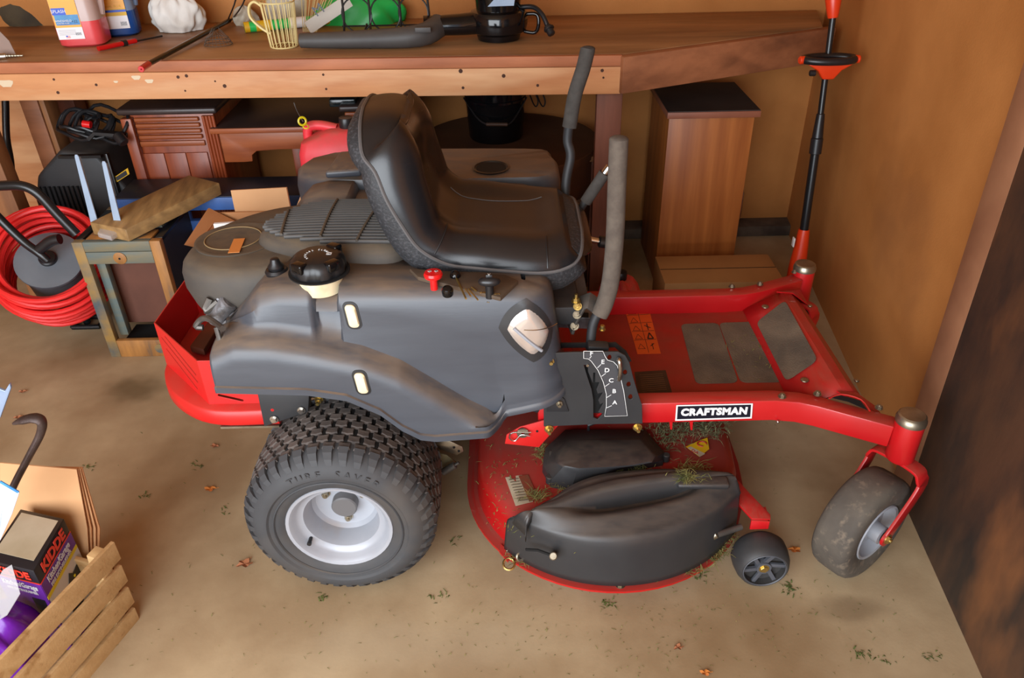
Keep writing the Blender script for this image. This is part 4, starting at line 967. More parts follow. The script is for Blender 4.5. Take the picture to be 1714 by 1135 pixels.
# drive linkage behind the wheel
b = MB().prism([PY(712, 742, 1.60), PY(752, 738, 1.60), PY(774, 748, 1.60), PY(776, 756, 1.60), PY(765, 762, 1.60), PY(735, 752, 1.60)], (0, .004, 0), .001); lk = b.out('drive_linkage', M_zinc, mow)
for x, y in ((760, 749), (768, 755)): MB().cyl(PY(x, y, 1.599), PY(x, y, 1.598), .0035, 10).out('linkage_hole', M_dark, lk)
b = MB().prism([PY(725, 756, 1.58), PY(748, 762, 1.58), PY(768, 778, 1.58), PY(740, 795, 1.58), PY(730, 790, 1.58)], (0, .004, 0), .001); b.out('linkage_plate', mat('olive_steel', rgb(120, 110, 78), rgb(84, 76, 56), rough=.5, metal=.5, scale=12), mow)
b = MB().cyl(PY(741, 791, 1.56), PY(762, 778, 1.56), .010, 16, .002).cyl(PY(762, 778, 1.56), PY(768, 774, 1.56), .004, 8); b.out('linkage_spring', M_steel, mow)
# deck labels
lz = .199
o = MB().prism([PZ(846, 800, .196), PZ(874, 796, .200), PZ(892, 840, .200), PZ(863, 847, .193)], (0, 0, .002)).out('deck_warning_label', M_paper, deck); plab(o, 'worn cream warning label')
MB().prism([PZ(868, 797, .2025), PZ(884, 795, .2025), PZ(902, 836, .2025), PZ(886, 840, .2025)], (0, 0, .001)).out('deck_label_band', mat('red_brown_band', rgb(140, 60, 40), rgb(110, 70, 50), rough=.6, scale=40), deck)
b = MB()
for k in range(9):
    t = k/9; a, c = PZ(852+1.9*k, 803+4.4*k, .201+.0003*k), PZ(868+2.0*k, 801+4.4*k, .2035)
    b.bar([a, c], YA, .0022, .0006)
b.out('deck_label_text', mat('grey_fine_print', rgb(96, 84, 66), rough=.7), deck, flat=True)
lab = lambda x, y: PZ(x, y, .2068)
o = MB().prism([lab(1148, 748), lab(1170, 738), lab(1184, 733), lab(1187, 752), lab(1171, 765)], (0, 0, .001)).out('danger_label', M_yellow, deck); plab(o, 'yellow danger label')
MB().prism([lab(1151, 750), lab(1156, 748), lab(1180, 760), lab(1171, 765)], (0, 0, .0015)).out('danger_label_band', M_paper, deck)
text('danger_lettering', 'DA', .015, frame(lab(1163, 757)+Vector((0, 0, .0016)), Vector((.9, -.75, 0)), Vector((.75, .9, 0))), M_redlabel, deck)
MB().tube([lab(1175, 744)+Vector((.012*cos(t), .010*sin(t), .002)) for t in [2*pi*i/20 for i in range(16)]], .002, 6).out('danger_symbol', M_redlabel, deck)
# gauge wheel arm and wheel
ga = MB().prism([PZ(x, y, .165) for x, y in ((1222, 800), (1236, 808), (1256, 830), (1289, 864), (1289, 872), (1258, 871), (1225, 835))], (0, 0, .006), .001).out('gauge_wheel_arm', M_red, mow)
q = PZ(1258, 872, .168); q2 = PZ(1289, 873, .168)
MB().prism([q, q2, q2-ZA*.026, q-ZA*.030], (0, .006, 0), .001).out('arm_flange', M_red, ga)
MB().prism([q2, q2+Vector((.004, .05, 0)), q2+Vector((.004, .05, -.03)), q2-ZA*.026], (-.005, 0, 0), .001).out('arm_flange', M_red, ga)
gc = Vector((.602, 1.318, .069)); ax = -YA
prof = [(.012, .034), (.016, .030), (.050, .0305), (.0535, .036), (.058, .034), (.066, .020), (.0685, 0), (.0685, -.02), (.062, -.034), (.012, -.036)]
prof = [(.0505, .016), (.0515, .036), (.0550, .037), (.0595, .033), (.0660, .018), (.0688, -.005), (.0680, -.025), (.060, -.037), (.010, -.037), (.010, .010)]
gw = MB().lathe(prof, gc, ax, 44, loop=True).out('gauge_wheel', M_gauge, mow, 35)
b = MB().lathe([(.010, .012), (.010, .030), (.018, .030), (.019, .012)], gc, ax, 24, loop=True)
for k in range(6):
    a = 2*pi*k/6+.2; d = Vector((cos(a), 0, sin(a))); e = Vector((-sin(a), 0, cos(a)))
    b.bar([gc+ax*.022+d*.015+e*.003, gc+ax*.026+d*.0515-e*.004], ax, .008, .010, .001)
b.out('wheel_spoke', M_spoke, gw)
hexbolt('axle_bolt', gc+ax*.029, ax, .0095, M_gold, gw, .006)
MB().lathe([(.0498, .036), (.0515, .038), (.0535, .036)], gc, ax, 40, loop=True).out('wheel_rim_edge', M_spoke, gw)
# grass clippings lying on the deck and pan
def clippings(name, spots, n, m, L0=.012, L1=.035, par=None, lift=.0):
    b = MB()
    for _ in range(n):
        (cx, cy, z, sx_, sy_) = random.choice(spots)
        x, y = random.gauss(cx, sx_), random.gauss(cy, sy_); a = random.uniform(0, 2*pi); l = random.uniform(L0, L1); tl = random.uniform(-.25, .35)
        p = Vector((x, y, z+random.random()*lift+.001)); d = Vector((cos(a), sin(a), tl))*l; sd = Vector((-sin(a), cos(a), 0))*.0008
        q = p+d*.5+ZA*.004*random.random(); e = p+d
        if e.z < z: e.z = z
        b._addmesh([p-sd, p+sd, q+sd, q-sd, e], [(0, 1, 2, 3), (3, 2, 4)])
    return stuff(b.out(name, m, par, flat=True))
def dspot(x, y, sx_, sy_, z=.207): q = PZ(x, y, z); return (q.x, q.y, z, sx_, sy_)
clippings('grass_clippings', [dspot(1150, 718, .05, .02), dspot(1120, 735, .025, .03), dspot(1180, 725, .03, .02)], 620, M_grass2, par=mow, lift=.03)
clippings('grass_clippings', [dspot(960, 818, .03, .008), dspot(1010, 803, .03, .006), dspot(1065, 790, .03, .005), dspot(900, 835, .02, .012), dspot(905, 760, .006, .02)], 380, M_grass, par=mow, lift=.012)
clippings('grass_clippings', [dspot(1160, 790, .02, .012), dspot(1150, 802, .016, .006, .262)], 260, M_grass, par=mow, lift=.015)
clippings('grass_clippings', [dspot(1205, 920, .01, .012, .079), dspot(1190, 932, .012, .008, .079), dspot(1225, 905, .01, .02, .079), dspot(1150, 958, .03, .006, .079), dspot(880, 938, .02, .01, .079)], 330, M_grass, par=mow, lift=.008)
clippings('grass_clippings', [(.3, 1.55, .207, .15, .12), (.0, 1.55, .196, .05, .05), dspot(1280, 590, .08, .08, .353)], 160, M_grass, .006, .02, par=mow, lift=.0)
clippings('grass_clippings', [dspot(830, 850, .015, .05, .195), dspot(850, 780, .03, .03, .199), dspot(870, 880, .02, .02, .19)], 90, M_grass, .006, .018, par=mow)
MB().cyl((.20, 1.95, .20), (.20, 1.95, .25), .06, 20, .004).out('spindle_pulley', M_blackm, mow)
plab(MB().tube([PY(1000, 706, 1.60), PY(985, 712, 1.60), PY(985, 720, 1.6)], .004, 6).out('cable', M_black, mow), 'black cable')
# wires beside the engine
for m_, dy in ((M_black, 0), (M_redlabel, .008), (M_black, -.008)):
    MB().tube([Vector((-.30, 1.66+dy, .72)), Vector((-.24, 1.63+dy, .745)), Vector((-.19, 1.60+dy, .765)), Vector((-.15, 1.57+dy, .760))], .0028, 6, 5).out('wire', m_, mow)

# ================================================================ WORKBENCH
BZ = .965
BL = -2.75
pA, pB, pC = Vector((.385, 2.700, 0)), Vector((1.175, 3.055, 0)), Vector((BL, 2.83, 0))
wb = thing('workbench', (-.6, 3.05, 0), 'long wooden workbench with pale front board along the back wall', 'workbench')
def poly(pts, z): return [Vector((x, y, z)) for x, y in pts]
top_pts = [(BL, 2.80), (.385, 2.690), (1.175, 3.045), (1.262, 3.365), (BL, 3.375)]
MB().prism(poly(top_pts, BZ-.022), (0, 0, .022), .002).out('bench_top', M_benchtop, wb)
def board(name, a, c, z0, z1, th, m, out=0.0):
    a, c = Vector((a[0], a[1], 0)), Vector((c[0], c[1], 0)); d = (c-a).normalized(); n = Vector((d.y, -d.x, 0))
    p0, p1 = a+n*out, c+n*out
    return MB().prism([p0+ZA*z0, p1+ZA*z0, p1+ZA*z1, p0+ZA*z1], -n*th, .003).out(name, m, wb)
plab(board('edge_strip', (BL, 2.80), (.385, 2.690), BZ-.036, BZ-.0005, .02, mat('orange_brown_strip', rgb(190, 120, 80), rgb(160, 96, 62), rough=.6, scale=3, stretch=(1, 6, 6)), .0205), 'reddish edge strip')
ap = board('front_board', (BL, 2.80), (.385, 2.690), .838, BZ-.037, .038, M_bench, .022)
ap2 = board('corner_board', (.378, 2.672), (1.215, 3.058), .842, BZ-.003, .036, M_beam, .022); plab(ap2, 'darker brown angled board')
MB().box((1.20, 3.22, .885), (.03, .30, .12), bev=.003).out('end_board', M_beam, wb)
rnd = random.Random(3)
for x, z in ((90, 133), (97, 155), (161, 142), (298, 129), (312, 127), (310, 152), (360, 136), (376, 144), (541, 125), (546, 149), (771, 119), (775, 147), (843, 127), (900, 143), (1008, 118), (1010, 130)):
    q = PY(x, z, 2.71); yy = 2.80 + (q.x-BL)/(.385-BL)*(2.690-2.80) - .0225
    q = PY(x, z, yy); MB().cyl(q+YA*.002, q-YA*.0008, rnd.uniform(.003, .007), 10).out('nail_head', mat('dark_knot', rgb(70, 40, 26), rough=.8), ap)
for x, y, r in ((10, 140, .020), (228, 130, .012), (250, 136, .011), (194, 137, .006)):
    q = PY(x, y, 2.71); yy = 2.80 + (q.x-BL)/(.385-BL)*(2.690-2.80) - .0225; q = PY(x, y, yy)
    P_ = [q + Vector((cos(t)*r*(1.2+.3*sin(3*t)), -.0004, sin(t)*r*(.8+.25*cos(2*t)))) for t in [2*pi*i/14 for i in range(14)]]
    MB().prism(P_, (0, .003, 0)).out('paint_splash', mat('dried_white_paint', rgb(214, 196, 166), rough=.8), ap)
for x, y in ((1050, 116), (1054, 126), (1046, 141)):
    q = PY(x, y, 2.715); MB().cyl(q+YA*.01, q-YA*.006, .006, 10).out('nail_head', mat('dark_knot', rgb(70, 40, 26)), ap2)
MB().box((.358, 2.755, .418), (.09, .04, .835), bev=.003).out('leg', M_post, wb)
MB().bar([(-1.835, 2.715, .0), (-1.865, 2.745, .837)], XA, .09, .07, .003).out('leg', M_wood_v, wb)
xa, xb_, xc = PY(32, 170, 2.98).x, PY(62, 170, 2.98).x, PY(71, 170, 2.98).x
MB().box(((xa+xb_)/2, 3.02, .418), (xb_-xa, .08, .835), bev=.003).out('leg', M_beam, wb)
MB().box(((xc+xb_)/2+.002, 3.03, .418), (xc-xb_, .09, .835), bev=.003).out('leg_brace', M_wood_v, wb)
MB().box((PY(112, 170, 3.25).x, 3.28, .418), (.07, .09, .835), bev=.003).out('leg', M_post, wb)

# ---- things on the bench
def jug(nm, c, ang, m_top, m_fl, lvl, label, sc=1.0):
    r = thing(nm, c, label, 'jug', 'washer fluid jugs on the bench')
    def ring(z, wx, wy, rad=.035):
        return [Vector((x, y, z)) for x, y in rrect(0, 0, wx, wy, rad, 4)]
    M = Matrix.Translation(c) @ Matrix.Rotation(ang, 4, 'Z') @ Matrix.Diagonal((sc, sc, sc, 1))
    MB().loft([ring(0, .135, .115), ring(.008, .155, .132), ring(lvl*.5, .158, .135), ring(lvl, .158, .135)]).xf(M).out('jug_body', m_fl, r)
    MB().loft([ring(lvl, .158, .135), ring(.20, .156, .133), ring(.235, .120, .10), ring(.265, .05, .05, .024), ring(.285, .04, .04, .019)]).xf(M).out('jug_top', m_top, r)
    MB().cyl((0, 0, .28), (0, 0, .30), .022, 20, .002).xf(M).out('jug_cap', M_labelw, r)
    MB().tube([(.078, 0, .10), (.085, 0, .16), (.07, 0, .22), (.03, 0, .245)], .013, 8, 4).xf(M).out('jug_handle', m_top, r)
    return r, M
c1_ = PZ(136, 78, BZ) + Vector((0, .05, 0))
j1, M1 = jug('fluid_jug', c1_, radians(8), M_jug, M_pink, .088, 'milky washer fluid jug half full of pink liquid, at the bench front')
def jl(M, x0, x1, z0, z1, m, nm, par, y=-.0688, th=.0006):
    return MB().prism([(x0, y, z0), (x1, y, z0), (x1, y, z1), (x0, y, z1)], (0, -th, 0)).xf(M).out(nm, m, par, flat=True)
def jtext(M, s, x, z, size, m, par, y=-.0702):
    return text('label_lettering', s, size, M @ frame((x, y, z), XA, ZA), m, par)
lb_ = jl(M1, -.066, .022, .030, .070, M_labelw, 'jug_label', j1.children[0])
jl(M1, -.066, .022, .070, .175, M_labelo, 'label_band', j1.children[0], th=.0008)
jl(M1, -.060, .020, .078, .112, M_labelb, 'label_band', j1.children[0], th=.0010)
jl(M1, -.064, -.018, .112, .135, M_logo, 'label_band', j1.children[0], th=.0012)
jtext(M1, 'SPLASH', -.041, .1235, .0150, M_white, j1.children[0]); jtext(M1, 'WINDSHIELD', -.034, .092, .0095, M_white, j1.children[0]); jtext(M1, 'WASHER FLUID', -.036, .084, .006, M_white, j1.children[0]); jtext(M1, '+32', .003, .089, .013, M_navy, j1.children[0])
for k in range(4): jl(M1, -.060, -.002, .0545-.005*k+.006, .0555-.005*k+.006, mat('grey_fine_text', rgb(150, 150, 160), rough=.6), 'label_text_line', j1.children[0], th=.0009)
for k in range(8): jl(M1, -.005+.0025*k, -.0038+.0025*k, .043, .052, M_navy, 'barcode_bar', j1.children[0], th=.0009)
fl = jl(M1, -.040, -.026, .034, .043, M_labelw, 'flag_print', j1.children[0], th=.0008)
for k in range(4): jl(M1, -.040, -.026, .0343+.0022*k, .0354+.0022*k, M_redprint, 'flag_stripe', j1.children[0], th=.0010)
jl(M1, -.040, -.034, .0385, .043, M_logo, 'flag_corner', j1.children[0], th=.0012)
c2_ = PZ(190, 62, BZ) + Vector((0, .06, 0))
j2, M2 = jug('fluid_jug', c2_, radians(14), M_bluejug, M_bluefluid, .09, 'washer fluid jug with dark blue liquid, behind the pink one')
for (x0, x1, z0, z1, m) in ((-.05, .055, .030, .075, M_labelw), (-.05, .055, .075, .100, M_yellow), (-.05, .055, .088, .096, M_logo), (-.05, .055, .100, .170, M_labelo)): jl(M2, x0, x1, z0, z1, m, 'label_band', j2.children[0], th=.0006 + (.0004 if m is M_logo else 0))
for k in range(9): jl(M2, .026+.0025*k, .0272+.0025*k, .040, .054, M_navy, 'barcode_bar', j2.children[0], th=.0009)
jtext(M2, 'ORIGINAL BLUE', .0, .108, .012, M_yellow, j2.children[0])
# dark canvas bag behind the jugs
b = MB(); cc = PZ(40, 45, BZ) + Vector((0, .14, 0))
G = []
rn = random.Random(5)
rings = []
for i in range(9):
    v = i/8; z = BZ + .19*v; k = (1-v**2.5)**.5
    rings.append([Vector((cc.x + (.24*k)*cos(t)*(1+.10*sin(3*t+v*4)+.05*sin(7*t+v*9)), cc.y + (.12*k)*sin(t)*(1+.12*cos(4*t+v*3)), z + .012*sin(5*t+v*6)*v)) for t in [2*pi*j/40 for j in range(40)]])
tag(MB().loft(rings).out('canvas_bag', M_canvas, None, 60), 'crumpled dark olive canvas bag behind the clear packet and jugs', 'bag')
# clear packet with metal sockets
q0 = PZ(14, 96, BZ)
tag(MB().prism([q0+Vector((-.06, .0, .001)), q0+Vector((.030, .0, .001)), q0+Vector((.010, .02, .05)), q0+Vector((-.02, .03, .085)), q0+Vector((-.06, .03, .07))], (0, .003, 0), 0).out('plastic_packet', mat('milky_film', rgb(170, 150, 140), rough=.25, alpha=.75)), 'crumpled clear plastic packet at the bench left end', 'packet')
b = MB()
sk = thing('socket_adapter', PZ(20, 98, BZ)+Vector((0, 0, .012)), 'chrome stepped socket adapter lying at the bench left edge', 'tool')
a, c = PZ(-8, 101, BZ)+ZA*.011, PZ(12, 99, BZ)+ZA*.011; MB().cyl(a, c, .010, 12, .001).out('socket', M_chrome, sk)
a2 = c; c2 = PZ(40, 97, BZ)+ZA*.008; rg = MB()
for k in range(6): rg.cyl(a2.lerp(c2, k/6), a2.lerp(c2, (k+.7)/6), .0065-.0006*k, 10)
rg.cyl(a2, c2, .003, 8).out('stepped_shaft', M_zinc, sk)
# white cloth
cl = PZ(290, 58, BZ)+Vector((0, .07, 0)); rings = []; G = []
for i in range(25):
    v = i/24; row = []
    k = math.sin(pi*(.06+.94*(1-v)**.8)/1.0)**.55 if v < 1 else 0
    k = (1-(2*v-1)**2)**.5 if v < .5 else (1-((v-.5)/.5)**2.2)**.6 if v < 1 else 0
    k = [0.80, 1.0][0] + .2*sm(v*4) if v < .4 else (1-((v-.4)/.6)**2.4)**.5
    for j in range(64):
        t = 2*pi*j/64; w_ = 1 + .10*sin(3*t+2*v) + .07*sin(5*t-5*v+1) + .045*sin(9*t+7*v) + .03*sin(14*t-9*v)
        row.append(Vector((cl.x + .098*k*w_*cos(t), cl.y + .060*k*w_*sin(t), BZ + .002 + .135*v + .016*sin(3*t+v*5)*v*(1-v)*2 + .008*sin(11*t+4*v)*v)))
    rings.append(row)
tag(MB().loft(rings).out('cloth_bundle', M_cloth, None, 70), 'crumpled white cloth bundle between the blue jug and the wire mug', 'cloth')
# red handled tool and long rod with red tip
rt = thing('folding_saw', PZ(215, 75, BZ), 'short tool with a red handle and thin black shaft lying on the bench', 'tool')
MB().tube([PZ(166, 87, BZ)+ZA*.011, PZ(180, 84, BZ)+ZA*.011, PZ(228, 73, BZ)+ZA*.010], .0105, 14, 3, flat=((0, 0, 1), .8, 1)).out('handle', M_redtool, rt)
MB().tube([PZ(206, 78, BZ)+ZA*.0105, PZ(213, 76.5, BZ)+ZA*.0105], .0112, 14).out('handle_band', M_black, rt)
MB().tube([PZ(228, 73, BZ)+ZA*.008, PZ(272, 63, BZ)+ZA*.006], .0035, 8).out('shaft', M_wireblack, rt)
rd = thing('long_rod', PZ(300, 80, BZ), 'long black rod with red tip resting diagonally over the bench front', 'rod')
e0, e1, e2 = PZ(236, 116, BZ+.012), PZ(249, 107, BZ+.012), PZ(384, 34, BZ+.02)
MB().cyl(e1, e2, .0085, 14).out('shaft', M_gloss, rd)
MB().cyl(e0, e1, .0098, 14, .001).cyl(e0+(e0-e1).normalized()*.008, e0, .002, 6).out('tip', M_redtool, rd)
# wire mesh strainer (dark cone of thin wire)
ws = thing('wire_basket', PZ(365, 80, BZ), 'small dark rusty wire basket lying left of the cream wire mug', 'basket')
c3 = PZ(366, 76, BZ); b = MB()
for r_, z_ in ((.050, .004), (.046, .014), (.040, .026)): MB().tube([c3+Vector((r_*cos(t), r_*.85*sin(t), z_)) for t in [2*pi*i/28 for i in range(28)]], .0012, 5, closed=True).out('wire_ring', M_wirerust, ws)
for k in range(22):
    t = 2*pi*k/22; b.tube([c3+Vector((.050*cos(t), .043*sin(t), .004)), c3+Vector((.038*cos(t), .032*sin(t), .028)), c3+Vector((.012*cos(t), .010*sin(t), .05+.01*sin(t*3))) ], .0007, 4)
stuff(b.out('basket_wires', M_wirerust, ws))
# cream wire mug basket
c4 = PZ(474, 80, BZ)+Vector((0, .02, 0)); wm = thing('wire_mug', c4, 'cream wire mug-shaped basket with curled handle, at the blower tube end', 'basket')
rA, rB, hM = .047, .058, .150
for r_, z_ in ((rA, .003), (rB, hM)): MB().tube([c4+Vector((r_*cos(t), r_*sin(t), z_)) for t in [2*pi*i/36 for i in range(36)]], .0026, 6, closed=True).out('wire_hoop', M_wirecream, wm)
for k in range(20):
    t = 2*pi*k/20; MB().cyl(c4+Vector((rA*cos(t), rA*sin(t), .003)), c4+Vector((rB*cos(t), rB*sin(t), hM)), .0019, 6).out('upright_wire', M_wirecream, wm)
for k in range(-4, 5):
    x = k*.0095; y = (rA*rA-x*x)**.5; MB().cyl(c4+Vector((x, -y, .003)), c4+Vector((x, y, .003)), .0016, 5).out('base_wire', M_wirecream, wm)
for dy in (-.006, .006):
    MB().tube([c4+Vector((-.040, dy, .045)), c4+Vector((-.070, dy, .065)), c4+Vector((-.100, dy, .100)), c4+Vector((-.098, dy, .135)), c4+Vector((-.078, dy, .150)), c4+Vector((-.055, dy, .135))], .0042, 8, 6).out('handle', M_wirecream, wm)
# green/yellow plastic wraps: long tube and bundle behind
gt = thing('green_roll', PZ(440, 66, BZ), 'green and yellow printed plastic roll lying through the back of the wire mug', 'roll')
a, c = PZ(402, 62, BZ)+Vector((0, .07, .020)), PZ(590, 44, BZ)+Vector((0, .07, .022))
MB().tube([a, a.lerp(c, .5), c], .019, 16, 2).out('roll', M_green, gt)
for t0, t1, m in ((.0, .045, M_yellow), (.10, .24, M_yellow), (.40, .55, M_white), (.72, .98, M_yellow)):
    MB().tube([a.lerp(c, t0), a.lerp(c, t1)], .0198, 16).out('roll_band', m, gt)
text('roll_lettering', '9-9-9', .020, frame(a.lerp(c, .85)+Vector((0, -.0205, .003)), c-a, ZA), M_navy, gt)
def blob(nm, cen, sx_, sy_, h, m, label, cat, seed=0, grp=None, par=None, k1=.12):
    rg = []; rn = random.Random(seed); ph = [rn.uniform(0, 6) for _ in range(6)]
    for i in range(13):
        v = i/12; k = 1.0 if v < .25 else (1-((v-.25)/.75)**2.2)**.5
        rg.append([Vector((cen.x + sx_*k*cos(t)*(1+k1*sin(3*t+ph[0]+v*3)+k1*.5*sin(7*t+ph[1]+v*6)), cen.y + sy_*k*sin(t)*(1+k1*sin(4*t+ph[2]-v*4)), cen.z + h*v + h*.05*sin(5*t+ph[3])*v)) for t in [2*pi*j/44 for j in range(44)]])
    o = MB().loft(rg).out(nm, m, par, 70)
    if par is None: tag(o, label, cat, grp)
    return o
c5 = PZ(600, 52, BZ)+Vector((-.02, .16, 0)); blob('garden_product_bag', c5, .17, .07, .115, M_green, 'bright green plastic bag behind the black scrolled wire rack', 'bag', 2)
c6 = PZ(470, 45, BZ)+Vector((0, .17, 0)); ob = blob('seed_bag', c6, .13, .06, .145, M_bag, 'white printed bag behind the wire mug', 'bag', 4)
c7 = PZ(402, 50, BZ)+Vector((0, .10, 0)); blob('twine_bundle', c7, .040, .035, .07, M_bag, 'ragged white and green ball of netting left of the wire mug', 'netting', 8, k1=.3)
c8 = PZ(405, 30, BZ)+Vector((.01, .16, 0)); blob('red_bag', c8, .055, .04, .13, M_redtool, 'small red bag at the back behind the netting ball', 'bag', 9)
c9 = PZ(690, 40, BZ)+Vector((-.01, .22, 0)); blob('brown_paper_bag', c9, .085, .05, .12, mat('pale_brown_paper', rgb(176, 134, 98), rgb(150, 108, 76), rough=.7, scale=8, bump=.3), 'pale brown paper bag leaning behind the green bag', 'bag', 11)
bn = thing('paper_banner', PZ(530, 40, BZ), 'rolled white paper with black lettering leaning behind the straw', 'paper')
a, c = PY(515, 47, 3.0), PY(585, 0, 3.08)
MB().bar([a, c], ZA, .045, .004).out('paper', mat('off_white_paper', rgb(206, 200, 188), rough=.7), bn)
text('paper_lettering', 'M', .05, frame(PY(533, 17, 2.985), Vector((.85, .1, .5)), Vector((-.5, 0, .85))), M_navy, bn)
sb_ = thing('straw_sticks', PZ(525, 60, BZ), 'bundle of pale straw sticks fanning up right of the wire mug', 'sticks')
for k in range(12):
    a = PZ(505+2*k, 58, BZ)+Vector((0, .03, .004)); MB().cyl(a, a+Vector((.02+.010*k, .03*sin(k*2), .19)), .0016, 5).out('stick', M_sisal, sb_)
tn = thing('black_tongs', PZ(380, 45, BZ), 'thin black metal tongs leaning up behind the red-tipped rod', 'tongs')
for k in (0, 1): MB().tube([PZ(378+6*k, 40, BZ)+Vector((0, .03, .008)), PY(392+14*k, 8, 3.10), PY(402+17*k, -30, 3.12)], .0028, 6, 3).out('arm', M_wireblack, tn)
# black scrolled wire rack
rk = thing('wire_rack', PZ(640, 60, BZ), 'black wrought wire bottle rack with ring scrolls behind the blower tube', 'rack')
YR = 2.96
for x0 in (573, 617, 668, 716):
    MB().tube([PY(x0-6, -40, YR), PY(x0+2, 22, YR), PY(x0+3, 55, YR)], .0042, 8, 3).out('upright', M_wireblack, rk)
for cx_, cy_ in ((597, 25), (645, 24), (692, 22)):
    cq = PY(cx_, cy_, YR); MB().tube([cq+Vector((.052*cos(t), .003*sin(2*t), .058*sin(t))) for t in [2*pi*i/32 for i in range(32)]], .0028, 6, closed=True).out('ring', M_wireblack, rk)
c = PZ(615, 72, BZ)
for k in (-1, 1): MB().tube([PY(617+k*3, 40, 2.93), PY(613+k*7, 72, 2.86), PY(614+k*5, 87, 2.84)] if k < 0 else [PY(620, 40, 2.93), PY(622, 72, 2.86), PY(620, 82, 2.84), PY(614, 88, 2.84)], .0035, 8, 4).out('foot', M_wireblack, rk)
for xx in (573, 716): MB().tube([PY(xx+3, 50, YR), PZ(xx+4, 62, BZ)+Vector((0, .02, .003))], .0035, 8).out('foot', M_wireblack, rk)
MB().tube([PY(573, 44, YR), PY(716, 41, YR)], .003, 6).out('cross_wire', M_wireblack, rk)
# leaf blower
bo = PZ(835, 74, BZ); bo.y += .08
bl = thing('leaf_blower', bo, 'black electric leaf blower with long grey nozzle tube and cord stub', 'blower')
fan = MB().lathe([(.05, .0), (.075, .003), (.080, .022), (.098, .032), (.104, .055), (.104, .085), (.096, .098), (.075, .104)], bo, ZA, 40).out('fan_housing', M_gloss, bl)
MB().lathe([(.078, .098), (.080, .13), (.086, .18), (.088, .26), (.070, .30)], bo, ZA, 40).out('motor_housing', M_gloss, bl)
MB().prism([bo+Vector((-.035, -.084, .125)), bo+Vector((.055, -.076, .125)), bo+Vector((.060, -.079, .155)), bo+Vector((.0, -.086, .160))], (0, -.002, 0)).out('silver_decal', M_bracket, bl)
tubep = [bo+Vector((-.06, -.02, .062)), bo+Vector((-.13, -.035, .060)), bo+Vector((-.20, -.045, .060)), bo+Vector((-.26, -.05, .058))]
MB().tube(tubep, .04, 20, 4, radii=[.038, .036, .034, .036], flat=((0, 0, 1), 1.0, 1.2)).out('outlet', M_gloss, bl)
tubeq = [tubep[-1], PY(690, 61, 2.83), PY(600, 66, 2.84), PY(503, 67, 2.86)]
MB().tube([tubep[-1]+Vector((.05, .01, 0)), PY(700, 60, 2.83), PY(600, 66, 2.84), PY(503, 68, 2.85)], .03, 20, 4, radii=[.040, .037, .030, .024]).out('nozzle_tube', M_rib, bl)
MB().box(PY(708, 50, 2.80), (.055, .012, .018), bev=.003).out('tube_latch', M_rib, bl)
MB().tube([bo+Vector((.095, -.01, .085)), bo+Vector((.135, -.02, .085)), bo+Vector((.142, -.025, .055)), bo+Vector((.130, -.02, .025)), bo+Vector((.09, -.01, .028))], .0065, 10, 5).out('handle', M_gloss, bl)
MB().tube([PY(870, 12, 2.95), PY(893, 12, 2.93), PY(908, 25, 2.90), PY(917, 45, 2.88)], .0085, 10, 5).out('cord_stub', M_black, bl)
MB().cyl(PY(916, 43, 2.88), PY(924, 58, 2.86), .014, 16, .003).cyl(PY(918, 46, 2.875), PY(920, 50, 2.87), .019, 16, .002).out('plug', M_black, bl)

# ================================================================ UNDER THE BENCH
# tall wood-grain cabinet
cbx = thing('tall_cabinet', (.80, 3.05, 0), 'tall narrow wood-grain cabinet with black dusty top beside the corner', 'cabinet')
ct = PZ(1117, 190, .715); cr = PZ(1272, 193, .715)
x0, x1, y0, y1 = .592, .925, 2.865, 3.25
MB().box(((x0+x1)/2, (y0+y1)/2, .345), (x1-x0-.015, y1-y0-.01, .69), bev=.002).out('body', M_walnut, cbx)
MB().box(((x0+x1)/2+.004, (y0+y1)/2-.004, .7015), (x1-x0+.012, y1-y0+.008, .023), bev=.0015).out('top_edge', M_walnut_edge, cbx)
MB().box(((x0+x1)/2+.004, (y0+y1)/2-.002, .7145), (x1-x0+.008, y1-y0+.002, .003)).out('top_panel', M_walnut_top, cbx)
hq = PX(1243, 352, x1-.006); MB().tube([(x1-.008, 2.96, .36), (x1+.020, 2.96, .36), (x1+.022, 2.96, .352), (x1+.022, 2.96, .248), (x1+.020, 2.96, .24), (x1-.008, 2.96, .24)], .0045, 10).out('handle', M_chrome, cbx)
# flat cardboard carton in front
cb = PZ(1070, 430, .19); o = MB().box((.785, 2.62, .095), (.44, .22, .19), bev=.002)
ca = thing('carton', (.785, 2.62, 0), 'closed brown cardboard carton on the floor in front of the tall cabinet', 'box')
o.out('carton_body', M_cardbox, ca); MB().box((.785, 2.62, .1905), (.436, .003, .001)).out('flap_seam', M_dark, ca)
